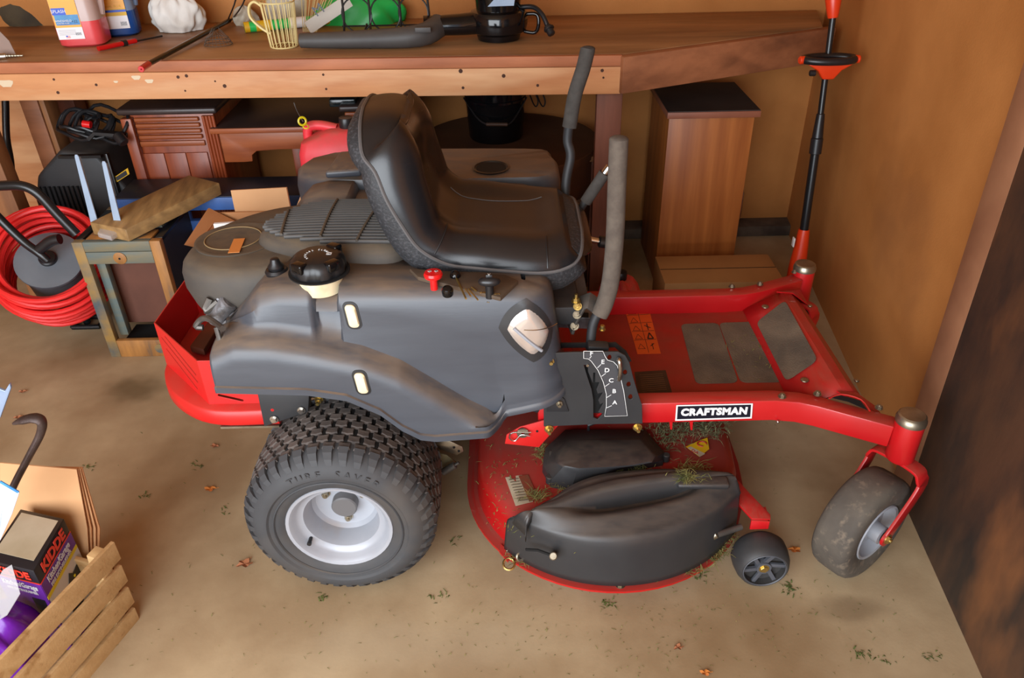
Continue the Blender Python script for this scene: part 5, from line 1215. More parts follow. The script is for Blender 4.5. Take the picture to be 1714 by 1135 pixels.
# second fuel can, red, beside lever
def gas_can(cen, ang, lab, sc=1.0):
    r = thing('fuel_can', cen, lab, 'fuel can')
    M = Matrix.Translation(cen) @ Matrix.Rotation(ang, 4, 'Z') @ Matrix.Diagonal((sc, sc, sc, 1))
    R_ = lambda z, wx, wy, ox=0, rad=.03: [Vector((x+ox, y, z)) for x, y in rrect(0, 0, wx, wy, rad, 4)]
    MB().loft([R_(0, .20, .15), R_(.012, .22, .17), R_(.10, .222, .172), R_(.105, .218, .168), R_(.11, .222, .172), R_(.19, .218, .168), R_(.225, .20, .15), R_(.255, .12, .11, .03), R_(.262, .09, .09, .04)]).xf(M).out('can_body', M_gas, r)
    MB().tube([(-.088, 0, .19), (-.092, 0, .235), (-.08, 0, .262), (-.04, 0, .266), (.01, 0, .256)], .016, 10, 5).xf(M).out('can_handle', M_gas, r)
    MB().lathe([(.022, .255), (.024, .262), (.024, .29), (.022, .294), (.001, .295)], (.045, 0, 0), ZA, 24).xf(M).out('can_cap', M_black, r)
    return r, M
gz = .50
g1, Mg = gas_can(Vector((-.585, 2.60, gz+.001)), radians(-6), 'faded red plastic fuel can with black cap behind the engine', 1.02)
MB().lathe([(.012, -.002), (.016, 0), (.012, .002), (.009, 0)], PY(506, 203, 2.56), Vector((.5, -.8, .2)), 20, loop=True).out('cap_ring', M_yellowcap, g1)
MB().lathe([(.008, -.002), (.011, 0), (.008, .002)], PY(512, 212, 2.56), Vector((.2, -.5, .9)), 16, loop=True).out('cap_ring', M_yellowcap, g1)
MB().tube([PY(507, 203, 2.57), PY(497, 185, 2.8), PY(492, 172, 2.85)], .0016, 5, 4).out('cap_string', M_string, g1)
g2, _ = gas_can(Vector((.395, 2.43, .0)), radians(90), 'second red fuel can on the floor behind the near steering lever', .90)
# drum with black bucket
dr = thing('wooden_drum', (.0, 2.98, 0), 'round dark brown wooden drum under the bench carrying the black bucket', 'drum')
DZ = .585
MB().lathe([(.33, 0), (.345, .02), (.345, DZ-.03), (.35, DZ-.03), (.352, DZ-.002), (.35, DZ), (.001, DZ)], (.0, 2.98, 0), ZA, 64).out('drum_body', M_drum, dr)
MB().lathe([(.353, .40), (.357, .40), (.357, .43), (.353, .43)], (.0, 2.98, 0), ZA, 64, loop=True).out('hoop', M_wirerust, dr)
bkc = Vector((-.045, 3.02, DZ+.001)); bk = thing('bucket', bkc, 'black plastic bucket with wire bail standing on the round drum', 'bucket')
MB().lathe([(.100, 0), (.105, .008), (.118, .20), (.124, .202), (.124, .212), (.116, .212), (.104, .02), (.001, .015)], bkc, ZA, 44).out('bucket_body', M_gloss, bk)
MB().lathe([(.1155, .150), (.119, .152), (.119, .160), (.1165, .162)], bkc, ZA, 44, loop=True).out('rib', M_gloss, bk)
MB().tube([bkc+Vector((-.120, -.01, .155)), bkc+Vector((-.06, -.115, .10)), bkc+Vector((0, -.132, .085)), bkc+Vector((.06, -.115, .09)), bkc+Vector((.12, -.02, .155))], .0028, 8, 6).out('bail', M_wireblack, bk)
MB().cyl(bkc+Vector((-.035, -.131, .089)), bkc+Vector((.045, -.129, .086)), .007, 12, .001).out('bail_grip', mat('dark_wood_grip', rgb(60, 38, 24), rough=.6), bk)
hk = thing('wire_hooks', PY(893, 165, 3.3), 'bent black wire hooks hanging behind the bucket at the bench underside', 'hook')
for dx in (0, 12): MB().tube([PY(880+dx, 140, 3.2), PY(892+dx, 172, 3.2), PY(898+dx, 178, 3.2), PY(900+dx, 166, 3.2), PY(888+dx, 140, 3.2)], .003, 6, 4).out('hook', M_wireblack, hk)
tag(MB().box((.335, 2.92, .555), (.12, .20, .020), bev=.002).out('scrap_board', M_plainwood), 'small tan scrap board wedged behind the reddish bench leg', 'board')
tag(MB().box((.345, 2.93, .2725), (.10, .18, .545), bev=.002).out('wooden_block', M_post), 'brown upright block behind the reddish bench leg under the scrap board', 'block')
# old desk
dk_ = thing('old_desk', (-1.0, 3.05, 0), 'old red-brown knee-hole desk with dark dusty top under the bench', 'desk')
PH = .758
def pedestal(x0, x1, y0, y1, zt, vis=True):
    p_ = MB().box(((x0+x1)/2, (y0+y1)/2, zt/2-.01), (x1-x0-.02, y1-y0-.02, zt-.02), bev=.004).out('pedestal', M_desk, dk_)
    MB().box(((x0+x1)/2, (y0+y1)/2, zt-.012), (x1-x0+.02, y1-y0+.02, .024), bev=.008, seg=3).out('pedestal_top', M_desk_top, dk_)
    return p_
yA = 2.90
p1_ = pedestal(-1.435, -1.085, yA, 3.32, PH)
yy = yA + .008
MB().box((-1.413, yy-.012, .365), (.04, .03, .72), bev=.004).out('stile', M_desk, p1_)
for k in range(4): MB().cyl((-1.125+.012*k-.006, yy-.008, .03), (-1.125+.012*k-.006, yy-.008, .726), .0062, 10).out('reeding', M_desk, p1_)
for k in range(4): MB().box((-1.27, yy-.004, .714-.022*k), (.24, .016, .016), bev=.005, seg=3).out('moulding', M_desk_h, p1_)
MB().box((-1.27, yy-.002, .622), (.245, .012, .02), bev=.003).out('moulding', M_desk_h, p1_)
for k in range(3): MB().box((-1.355+.083*k, yy-.001, .31), (.081, .010, .55), bev=.002).out('front_panel', M_desk, p1_)
MB().box((-.815, 3.09, .673), (.59, .42, .022), bev=.004).out('centre_top', M_desk_top, dk_)
MB().box((-.815, 2.882, .673), (.59, .014, .020), bev=.003).out('top_edge', M_desk_h, dk_)
ap_ = []
for x, z in ((-1.08, .607), (-.53, .607), (-.53, .535), (-.86, .535), (-.945, .530), (-.965, .515), (-.968, .490), (-1.0, .488), (-1.08, .488)): ap_.append((x-.015, 2.905, z+.055))
MB().prism(ap_, (0, .02, 0), .002).out('apron', M_desk_h, dk_)
MB().box((-.82, 3.15, .33), (.05, .35, .66), bev=.003).out('knee_panel', M_desk, dk_)
p2_ = pedestal(-.62, -.36, 2.93, 3.32, .745)
for k in range(3): MB().box((-.49, 2.93, .712-.022*k), (.24, .016, .016), bev=.005, seg=3).out('moulding', M_desk_h, p2_)
tag(MB().box(PY(578, 164, 3.02)+ZA*.0, (.10, .14, .03), bev=.006).out('glass_dish', mat('teal_black_glass', rgb(24, 34, 36), rough=.15)), 'small dark teal glass dish on the right desk pedestal', 'dish')
# blue painted bench frame that carries the fuel can
tag(MB().box((-.585, 2.60, .25), (.24, .19, .498), bev=.003).out('wooden_box', M_plainwood), 'plain wooden box under the faded red fuel can', 'box')
bf = thing('blue_table', (-.95, 2.76, 0), 'low blue painted wooden table behind the open carton and plank', 'table')
MB().box((-.93, 2.685, .470), (1.02, .025, .048), bev=.002).out('front_rail', M_blue, bf)
MB().box((-.93, 2.675, .390), (1.02, .03, .040), bev=.002).out('lower_rail', M_blue, bf)
MB().box((-.93, 2.775, .492), (1.02, .19, .008), bev=.001).out('table_top', mat('dark_blue_top', rgb(24, 32, 50), rgb(40, 38, 40), rough=.5, scale=6), bf)
for x in (-1.40, -1.055, -.46):
    MB().box((x, 2.70, .185), (.04, .04, .37), bev=.002).out('leg', M_blue, bf)
for x in (-1.40, -.46): MB().box((x, 2.84, .245), (.04, .04, .49), bev=.002).out('leg', M_blue, bf)
tag(MB().box((-.70, 2.62, .405+.0), (.0, .0, .0)).out('tmp', M_dark), 'x', 'x'); bpy.data.objects.remove(bpy.data.objects['tmp'])
# open carton with flaps and papers
oc_ = thing('open_carton', (-.80, 2.28, 0), 'open cardboard carton with raised flaps behind the engine cover', 'box')
bx0, bx1, by0, by1, bh_ = -.96, -.665, 2.15, 2.42, .545
for c_, s_ in ((((bx0+bx1)/2, by1, bh_/2), (bx1-bx0, .006, bh_)), (((bx0+bx1)/2, by0, bh_/2), (bx1-bx0, .006, bh_)), ((bx0, (by0+by1)/2, bh_/2), (.006, by1-by0, bh_)), ((bx1, (by0+by1)/2, bh_/2), (.006, by1-by0, bh_))):
    MB().box(c_, s_).out('carton_side', M_card, oc_)
MB().box(((bx0+bx1)/2, (by0+by1)/2, .006), (bx1-bx0, by1-by0, .01)).out('carton_bottom', M_card, oc_)
def flap(pts, m, lab=None):
    o = MB().prism([Vector(p) for p in pts], (.002, .005, 0)).out('flap', m, oc_)
    if lab: plab(o, lab)
flap([PY(398, 376, by1), PY(490, 370, by1-.0), PY(479, 314, by1+.03), PY(386, 319, by1+.03)], M_card2, 'upright pale flap')
flap([PY(400, 400, by0+.05), PY(400, 375, by1-.03), PY(348, 349, by1-.02), PY(308, 410, by0+.02), PY(330, 415, by0+.02)], M_card, 'tilted left flap')
flap([PY(491, 358, by1-.02), PY(498, 352, by1-.02), PY(511, 310, by1), PY(507, 318, by1)], M_card2)
en = thing('white_envelopes', PY(385, 385, 2.20), 'white envelopes with grey band sticking out of the open carton', 'envelope')
MB().prism([PY(361, 392, 2.20), PY(402, 386, 2.20), PY(402, 372, 2.22), PY(357, 375, 2.22)], (0, .01, 0)).out('envelope', M_white, en)
MB().prism([PY(412, 385, 2.21), PY(436, 378, 2.21), PY(437, 371, 2.23), PY(412, 373, 2.23)], (0, .01, 0)).out('envelope', M_white, en)
MB().prism([PY(401, 388, 2.20), PY(413, 387, 2.20), PY(413, 371, 2.22), PY(401, 372, 2.22)], (0, .011, 0)).out('band', M_bluejug, en)
MB().prism([PY(362, 401, 2.20), PY(404, 388, 2.20), PY(402, 385, 2.20), PY(361, 392, 2.20)], (0, .012, 0)).out('envelope_edge', M_dark, en)
# black jump starter / charger with cables
cg = thing('battery_charger', (-1.62, 2.98, 0), 'black boxy power unit with yellow sticker and tangled cables, left of the desk', 'charger')
b = MB().prism([(-1.84, 2.86, .0), (-1.47, 2.86, .0), (-1.47, 2.86, .46), (-1.55, 2.86, .60), (-1.68, 2.86, .62), (-1.80, 2.86, .52), (-1.84, 2.86, .42)], (0, .28, 0), .015, 3)
b.xf(Matrix.Identity(4)).out('body', M_blackm, cg)
MB().bar([PY(150, 232, 2.84), PY(160, 222, 2.84), PY(200, 225, 2.84)], YA, .03, .012).out('carry_handle', M_black, cg)
for k in range(11):
    MB().box((-1.80+.018*k, 2.852, .40), (.007, .01, .16)).out('vent_fin', M_black, cg)
c1p, c2p, c3p, c4p = PY(191, 297, 2.85), PY(214, 281, 2.85), PY(217, 291, 2.85), PY(194, 306, 2.85)
MB().prism([c1p, c2p, c3p, c4p], (0, -.002, 0)).out('yellow_sticker', M_yellow, cg)
MB().prism([c1p.lerp(c3p, .12)+Vector((0, -.0022, 0)), c2p.lerp(c4p, .15)+Vector((0, -.0022, 0)), c3p.lerp(c1p, .12)+Vector((0, -.0022, 0)), c4p.lerp(c2p, .15)+Vector((0, -.0022, 0))], (0, -.001, 0)).out('sticker_panel', M_blackm, cg)
MB().box((-1.50, 2.845, .42), (.010, .02, .38), bev=.002).box((-1.60, 2.845, .60), (.16, .02, .01)).out('edge_guard', M_pipe, cg)
rn = random.Random(12)
for k in range(7):
    cx_, cy_ = 130+10*k + rn.uniform(-6, 6), 205+rn.uniform(-14, 14); q = PY(cx_, cy_, 2.92)
    r_ = rn.uniform(.04, .075); tl = rn.uniform(-.6, .6)
    MB().tube([q+Vector((r_*1.4*cos(t), r_*.8*sin(t+tl), r_*.55*sin(t)+.012*cos(3*t))) for t in [2*pi*i/20 for i in range(20)]], .0065, 8, closed=True).out('cable_loop', M_black, cg)
plab(MB().tube([PY(139, 207, 2.84), PY(152, 209, 2.84)], .013, 12).out('cable_clamp', M_redknob, cg), 'red clamp')
MB().cyl(PY(196, 225, 2.84), PY(208, 240, 2.82), .020, 16, .004).out('hose_collar', M_black, cg)
tag(MB().tube([PY(131, 130, 3.3), PY(132, 178, 3.3), PY(142, 212, 3.2), PY(150, 235, 3.1)], .008, 8, 4).out('hanging_cable', M_black), 'black cable hanging down the wall left of the desk', 'cable')
tag(MB().tube([PY(6, 120, 3.0), PY(9, 170, 2.98), PY(11, 230, 2.95), PY(19, 285, 2.90), PY(22, 400, 2.88), PY(24, 440, 2.87)], .013, 12, 5).out('metal_pipe', M_pipe), 'dark metal pipe standing at the left edge under the bench', 'pipe')
tag(MB().box((-2.02, 3.34, .41), (.34, .03, .80), bev=.002).out('leaning_board', M_bench), 'tan board leaning on the wall behind the metal pipe', 'board')

# ---- hose reel
hr_ = thing('hose_reel', (-1.67, 2.66, 0), 'hose reel cart with black tubular handle and grey drum', 'hose reel')
hc = PY(86, 442, 2.52); axn = Vector((.22, -.52, .80)).normalized()
rx = Vector((1, .3, 0)); rx = (rx - axn*rx.dot(axn)).normalized(); ry = axn.cross(rx)
MB().lathe([(.03, -.14), (.10, -.14), (.10, .015), (.112, .02), (.112, .03), (.09, .035), (.03, .036)], hc, axn, 40, loop=True).out('reel_drum', M_greydisc, hr_)
MB().cyl(hc+axn*.03, hc+axn*.05, .03, 20, .004).out('reel_hub', M_black, hr_)
MB().tube([PY(-40, 312, 2.46), PY(0, 311, 2.46), PY(35, 311, 2.46), PY(62, 323, 2.46), PY(95, 358, 2.46), PY(128, 392, 2.46)], .0165, 12, 5).out('cart_handle', M_pipe, hr_)
MB().tube([PY(-30, 335, 2.47), PY(5, 372, 2.47), PY(40, 405, 2.46), PY(66, 424, 2.45), PY(80, 436, 2.45)], .0150, 12, 5).out('cart_handle', M_pipe, hr_)
MB().tube([PY(66, 418, 2.45), PY(84, 404, 2.45), PY(100, 400, 2.45)], .018, 12, 4).out('crank', M_black, hr_)
MB().tube([(-1.70, 2.585, .010), (-1.60, 2.585, .010), (-1.60, 2.66, .010), (-1.70, 2.66, .010), (-1.70, 2.585, .010)], .010, 10).out('cart_base', M_pipe, hr_)
MB().tube([hc-axn*.12, Vector((hc.x-.01, 2.62, .01))], .014, 10).out('cart_strut', M_pipe, hr_)
hs = thing('coiled_hose', hc, 'bright red rubber hose wound in many loops round the grey reel', 'hose')
rn = random.Random(21)
for k in range(21):
    lay = k % 3; ring = []; R0 = .158 + .016*lay + rn.uniform(-.006, .012); off = -.13 + .24*(k/20.0) + rn.uniform(-.012, .012); sag = rn.uniform(.0, .03); ph = rn.uniform(0, 6)
    cc_ = hc + axn*off*.85
    for i in range(40):
        t = 2*pi*i/40; r_ = R0*(1+.03*sin(2*t+ph)); p = cc_ + rx*r_*cos(t) + ry*r_*sin(t) + axn*(.016*sin(t+ph)) + Vector((0, 0, -sag*(1-sin(t))*.5))
        ring.append(p)
    MB().tube(ring, .0092, 8, closed=True).out('hose_loop', M_hose, hs)
# ---- small stained stool / frame with plank and brackets
st = thing('wooden_crate_stool', (-1.32, 2.53, 0), 'small blue-and-yellow stained wooden stand with brown panel, left of the engine guard', 'stand')
fx0, fx1, fy0, fy1, fz = -1.468, -1.172, 2.385, 2.69, .462
for x, m in ((fx0+.018, M_stool), (fx1-.018, M_stooly)): MB().box((x, fy0+.014, fz/2), (.036, .028, fz), bev=.002).out('post', m, st)
for x in (fx0+.018, fx1-.018): MB().box((x, fy1-.014, fz/2), (.036, .028, fz), bev=.002).out('post', M_blue if x > -1.3 else M_stool, st)
MB().box(((fx0+fx1)/2, fy0+.012, fz-.018), (fx1-fx0-.072, .024, .036), bev=.002).out('rail', M_stoolb, st)
MB().box(((fx0+fx1)/2, fy0+.010, fz-.060), (fx1-fx0-.072, .020, .044), bev=.002).out('rail', M_stoolb, st)
MB().box(((fx0+fx1)/2, fy0+.010, .035), (fx1-fx0-.072, .020, .07), bev=.002).out('rail', M_stooly, st)
q = Vector(((fx0+fx1)/2-.0, fy0-.001, fz-.060)); kn = MB().lathe([(.020, -.001), (.022, .002), (.018, .004), (.001, .0045)], q, -YA, 20).out('wood_knot', M_stooly, st)
MB().cyl(q-YA*.0035, q-YA*.0052, .004, 8).out('knot_centre', M_dark, st)
q = Vector(((fx0+fx1)/2+.04, fy0-.001, .035)); MB().lathe([(.018, -.001), (.019, .002), (.001, .003)], q, -YA, 20).out('wood_knot', M_stool, st)
MB().box((fx0+.052, fy0+.055, .24), (.030, .03, .34), bev=.002).out('inner_post', M_stoolb, st)
MB().box(((fx0+fx1)/2+.01, fy0+.10, .245), (fx1-fx0-.08, .006, .31)).out('inset_panel', M_hardpanel, st)
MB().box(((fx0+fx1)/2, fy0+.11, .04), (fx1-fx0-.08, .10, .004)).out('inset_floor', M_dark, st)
MB().box((fx1-.004, (fy0+fy1)/2, .25), (.008, fy1-fy0-.06, .40)).out('side_panel', M_blackm, st)
for k in range(3): MB().box(((fx0+fx1)/2, fy0+.06+.10*k, fz-.004), (fx1-fx0-.075, .070, .008), bev=.001).out('top_slat', M_stooly if k != 1 else M_stoolb, st)
for x in (fx0+.014, fx1-.014): MB().box((x, (fy0+fy1)/2, fz-.016), (.026, fy1-fy0-.06, .032), bev=.002).out('side_rail', M_pipe, st)
# plank on top
pl_z = fz+.002
a1, a2, a3, a4 = PZ(210, 384, pl_z+.045), PZ(367, 306, pl_z+.083), PZ(316, 293, pl_z+.083), PZ(150, 372, pl_z+.045)
plk = MB().prism([a1-ZA*.045, a2-ZA*.045, a3-ZA*.045, a4-ZA*.045], (0, 0, .045), .003).out('plank', M_plank)
tag(plk, 'thick weathered wooden plank lying diagonally on the stained stand', 'plank')
def bracket(p0, p1, lab):
    # p0 = foot on the plank, p1 = tip; folded steel shelf bracket
    d = (p1-p0).normalized(); sd = Vector((1, -.2, 0)); sd = (sd-d*sd.dot(d)).normalized(); nn = d.cross(sd)
    L_ = (p1-p0).length
    M = Matrix(((sd.x, d.x, nn.x, p0.x), (sd.y, d.y, nn.y, p0.y), (sd.z, d.z, nn.z, p0.z), (0, 0, 0, 1)))
    r = thing('shelf_bracket', p0, lab, 'bracket', 'shelf brackets standing on the plank')
    pts = [(-.013, 0), (.016, 0), (.008, L_*.97), (.004, L_), (-.004, L_), (-.007, L_*.97)]
    MB().prism([(x, y, 0) for x, y in pts], (0, 0, .003)).xf(M).out('flange', M_bracket, r)
    MB().prism([(.0, .01, .003), (.004, .01, .003), (.002, L_*.96, .003), (-.001, L_*.96, .003)], (0, 0, .014)).xf(M).out('web', M_bracket, r)
    for y in (.03, .12): MB().cyl((.009, y, .003), (.009, y, .0036), .0025, 10).xf(M).out('screw_hole', M_dark, r)
    MB().cyl((0, L_-.008, .003), (0, L_-.008, .0045), .003, 10).xf(M).out('screw_hole', M_dark, r)
bracket(PZ(160, 383, pl_z+.004)-Vector((0, .0, 0)), PY(127, 259, 2.52), 'left of two pale blue steel shelf brackets standing by the plank')
bracket(PZ(200, 390, pl_z+.006), PY(173, 270, 2.48), 'right of two pale blue steel shelf brackets standing by the plank')
tag(MB().prism([PZ(165, 398, fz+.01), PZ(188, 404, fz+.01), PZ(205, 392, fz+.01), PZ(215, 372, fz+.02), PZ(180, 370, fz+.02)], (0, 0, .018), .004).out('plastic_sleeve', M_clear), 'clear plastic sleeve at the foot of the shelf brackets', 'packaging')

# ---- string trimmer in the corner
tr_ = thing('string_trimmer', (1.14, 2.73, 0), 'orange and black string trimmer standing in the corner', 'trimmer')
t0, t1, t2, t3 = PY(1332, 465, 2.62), PY(1346, 384, 2.65), PY(1384, 120, 2.73), PY(1394, 30, 2.76)
MB().tube([Vector((1.10, 2.58, .03)), t0, t0.lerp(t1, .6), t1], .03, 20, 4, radii=[.034, .034, .026, .020]).out('motor_housing', M_orange, tr_)
MB().lathe([(.03, 0), (.055, .004), (.055, .03), (.03, .034)], (1.10, 2.57, 0), ZA, 24).out('spool_head', M_black, tr_)
MB().box(PY(1328, 405, 2.62), (.006, .02, .035), bev=.002).out('housing_slot', M_white, tr_)
MB().cyl(t1, t1.lerp(t2, .55), .0155, 18).out('shaft', M_pipe, tr_)
MB().cyl(t1.lerp(t2, .50), t1.lerp(t2, .60), .021, 18, .002).cyl(t1.lerp(t2, .60), t1.lerp(t2, .75), .019, 18, .002, r2=.014).out('height_collar', M_black, tr_)
MB().cyl(t1.lerp(t2, .7), t3, .0105, 16).out('upper_shaft', M_pipe, tr_)
hc_ = PY(1387, 102, 2.70)
MB().tube([hc_+Vector((.085*cos(t), .040*sin(t), .006)) for t in [2*pi*i/40 for i in range(40)]], .0125, 12, closed=True).out('guide_handle', M_black, tr_)
for s in (-1, 1): MB().cyl(hc_+Vector((s*.083, -.005, .006)), hc_+Vector((s*.102, -.008, .006)), .013, 14, .003).out('handle_end', M_orange, tr_)
MB().prism([hc_+Vector((-.078, -.03, -.004)), hc_+Vector((.078, -.03, -.004)), hc_+Vector((.04, -.03, -.026)), hc_+Vector((.018, -.03, -.055)), hc_+Vector((-.018, -.03, -.055)), hc_+Vector((-.04, -.03, -.026))], (0, .035, 0), .006, 3).out('handle_yoke', M_orange, tr_)
MB().cyl(hc_+Vector((-.07, -.035, -.03)), hc_+Vector((-.05, -.035, -.03)), .010, 12, .002).out('yoke_knob', M_black, tr_)
MB().tube([t3-Vector((0, 0, .0)), PY(1395, 0, 2.77), PY(1397, -40, 2.79)], .02, 18, 3, radii=[.016, .026, .032]).out('rear_handle', M_orange, tr_)

# ---- dark plywood panel leaning at the right
pa, pb = PZ(1494, 800, 0), PZ(1644, 1135, 0)
d_ = (pb-pa).normalized(); pb = pa + d_*1.25; n_ = Vector((-d_.y, d_.x, 0)); n_ = n_ if n_.x > 0 else -n_
HT = 1.75; lean = Vector((-.012, .0, 0))
def ply(u0, u1, z0, z1, nm, m, par, off=0, th=.012):
    f = lambda u, z: pa + d_*u + lean*(z/1.0) + ZA*z + n_*off
    return MB().prism([f(u0, z0), f(u1, z0), f(u1, z1), f(u0, z1)], n_*th, .0008).out(nm, m, par)
pp = thing('plywood_panel', pa, 'tall dark-stained plywood panel with bare strip standing against the right wall', 'panel')
ply(0.105, 1.25, 0.0, HT, 'stained_face', M_ply, pp)
f = lambda u, z: pa + d_*u + lean*z + ZA*z
MB().prism([f(0, 0), f(.105, 0), f(.105, HT), f(0, HT)], n_*.012, .0008).out('bare_strip', M_ply2, pp)

# ================================================================ CRATE AT THE LEFT FRONT
ca_, cb_ = PZ(230, 1026, .0), None
dirv = (PZ(0, 1105, .28)-PZ(186, 912, .28)).normalized()
cz = thing('slatted_crate', (-1.0, 1.0, 0), 'pale wooden slatted crate full of boxes at the front left', 'crate')
top0 = PZ(188, 905, .285)
base0 = PZ(229, 1030, .01)
dn = (base0-top0); 
slat_h = .058
for k in range(4):
    t = k/3
    p0 = top0.lerp(Vector((base0.x, base0.y, .042)), t)
    o = MB().bar([p0-ZA*(slat_h/2), p0-ZA*(slat_h/2)+dirv*.62], dirv.cross(ZA), .010, slat_h-.004, .0015)
    o.out('slat', M_crate, cz)
inn_ = Vector((dirv.y, -dirv.x, 0)); inn_ = inn_ if inn_.x < 0 else -inn_     # towards the crate interior
# end slats (far end) and corner posts
for k in range(1, 4):
    t = k/3; p0 = top0.lerp(Vector((base0.x, base0.y, .042)), t) + inn_*.012 - dirv*(-.012)
    MB().bar([p0-ZA*(slat_h/2), p0-ZA*(slat_h/2)+inn_*.30], dirv, .010, slat_h-.004, .0015).out('end_slat', M_crate, cz)
MB().bar([top0.lerp(base0, 1)+inn_*.025+dirv*.035, top0+inn_*.020+dirv*.030-ZA*.012], dirv, .03, .03, .002).out('corner_post', M_crate, cz)
MB().bar([top0.lerp(base0, 1)+inn_*.025+dirv*.58, top0+inn_*.020+dirv*.58-ZA*.012], dirv, .03, .03, .002).out('corner_post', M_crate, cz)
bq = base0 + inn_*.18 + dirv*.31; MB().prism([base0+inn_*.015+dirv*.01, base0+inn_*.32+dirv*.01, base0+inn_*.32+dirv*.6, base0+inn_*.015+dirv*.6], (0, 0, .008)).out('crate_floor', M_crate, cz)
for k in range(4):
    t = k/3; p0 = top0.lerp(Vector((base0.x, base0.y, .042)), t) + inn_*.325
    MB().bar([p0-ZA*(slat_h/2), p0-ZA*(slat_h/2)+dirv*.62], dirv.cross(ZA), .010, slat_h-.004, .0015).out('slat', M_crate, cz)
# cardboard sheets at the far end
for k, (dx, m) in enumerate(((0, M_card2), (.010, M_card), (.018, M_card2), (.026, M_card))):
    off = -dirv*(.02*0) 
    P4 = [PY(0, 775+2*k, 1.36+dx*.6), PY(128+3*k, 786-k, 1.36+dx*.6), PY(146+7*k, 885, 1.30+dx*.6), PY(150+5*k, 960, 1.27+dx*.6), PY(0, 960, 1.27+dx*.6)]
    o = MB().prism(P4, (0, .003, 0)).out('cardboard_sheet', m)
    tag(o, ['foremost cardboard sheet standing at the back of the slatted crate', 'second cardboard sheet from the front in the slatted crate', 'third cardboard sheet from the front in the slatted crate', 'rearmost cardboard sheet in the slatted crate'][k], 'cardboard', 'cardboard sheets in the crate')
# extinguisher cartons
def ebox(A4, H_, name_lab, front=True, Y0=None):
    pass
# carton: near vertical edge at px (72,965) top corner; right face to (130,890); left face to (0,950)
zt_ = .305
kA, kB, kC = PZ(56, 956, zt_), PZ(108, 866, zt_), PZ(-26, 936, zt_)
kB = kA + (kB-kA).normalized()*.150; kC = kA + (kC-kA).normalized()*.120
ux, uy = (kB-kA), (kC-kA)
ek = thing('extinguisher_carton', kA-ZA*.27, 'black and purple fire extinguisher carton standing in the slatted crate', 'carton')
zb_ = ZA*.27
MB().prism([kA-zb_, kB-zb_, kB+uy-zb_, kC-zb_], (0, 0, .27), .002).out('carton_body', M_boxblack, ek)
def face(o, u, v, a0, a1, b0, b1, m, nm, lift=.0008):      # rectangle on a side face; a along u, b down from the top in metres
    n = u.cross(v).normalized(); cen = kA + ux*.5 + uy*.5
    if n.dot(o - cen) < 0: n = -n
    P4 = [o+u*a0-ZA*b0, o+u*a1-ZA*b0, o+u*a1-ZA*b1, o+u*a0-ZA*b1]
    return MB().prism([p+n*.0002 for p in P4], n*lift).out(nm, m, ek, flat=True), n
o, nR = face(kA, ux, ZA, 0, 1, .042, .27, M_purple, 'purple_panel')
face(kA, ux, ZA, 0.02, 1, .092, .26, mat('white_carton_panel', rgb(206, 204, 200), rough=.5), 'white_panel', .0012)
face(kA, ux, ZA, 0, 1, .082, .092, M_yelprint, 'yellow_band', .0014)
face(kA, ux, ZA, 0, 1, .041, .043, M_redprint, 'orange_line', .0014)
o, nL = face(kA, uy, ZA, 0, 1, .042, .27, M_purple, 'purple_panel')
face(kA, uy, ZA, 0, 1, .040, .0425, M_redprint, 'orange_line', .0014)
face(kA, uy, ZA, 0.08, .36, .095, .19, M_boxblack, 'dark_picture', .0014)
Mr = lambda a, b: frame(kA+ux*a-ZA*b+nR*.0024, ux, ZA)
Ml = lambda a, b: frame(kA+uy*a-ZA*b+nL*.0024, -uy, ZA)
text('carton_lettering', 'KIDDE', .036, Mr(.50, .021), M_redprint, ek, off=.0014, sx=1.02)
text('carton_lettering', 'Kitchen/Garage', .024, Mr(.5, .056), M_lilac, ek, off=.0006, sx=.70)
text('carton_lettering', 'FIRE EXTINGUISHER', .0125, Mr(.5, .075), M_lilac, ek, off=.0004, sx=.88)
text('carton_lettering', 'KIDDE', .030, Ml(.50, .021), M_redprint, ek, off=.0012)
text('carton_lettering', 'Kitchen/Garage', .021, Ml(.48, .057), M_lilac, ek, off=.0005, sx=.70)
text('carton_lettering', 'FIRE EXTINGUISHER', .0105, Ml(.48, .075), M_lilac, ek, off=.0003, sx=.85)
g_ = lambda a, b, e=.0026: kA+ux*a-ZA*b+nR*e
MB().prism([g_(.30, .20), g_(.36, .15), g_(.50, .125), g_(.58, .108), g_(.66, .122), g_(.80, .118), g_(.92, .13), g_(.80, .15), g_(.70, .20), g_(.5, .215)], nR*.0006).out('extinguisher_picture', M_boxblack, ek, flat=True)
MB().lathe([(.014, 0), (.017, .001), (.017, .0015), (.014, .001)], g_(.52, .165, .0033), nR, 24, loop=True).out('gauge_picture', M_lilac, ek)
MB().cyl(g_(.52, .165, .0032), g_(.52, .165, .0038), .013, 20).out('gauge_face_picture', M_redprint, ek)
for a, b in ((.50, .135), (.66, .13), (.52, .16)): MB().cyl(g_(a, b, .0036), g_(a, b, .0046), .0035, 12).out('dot_print', M_yelprint, ek)
tp = lambda a, b: kA+ux*a+uy*b+ZA*.0004
MB().prism([tp(.16, .10), tp(.93, .08), tp(.93, .92), tp(.16, .95)], (0, 0, .0008)).out('scuffed_top_patch', M_boxtop, ek, flat=True)
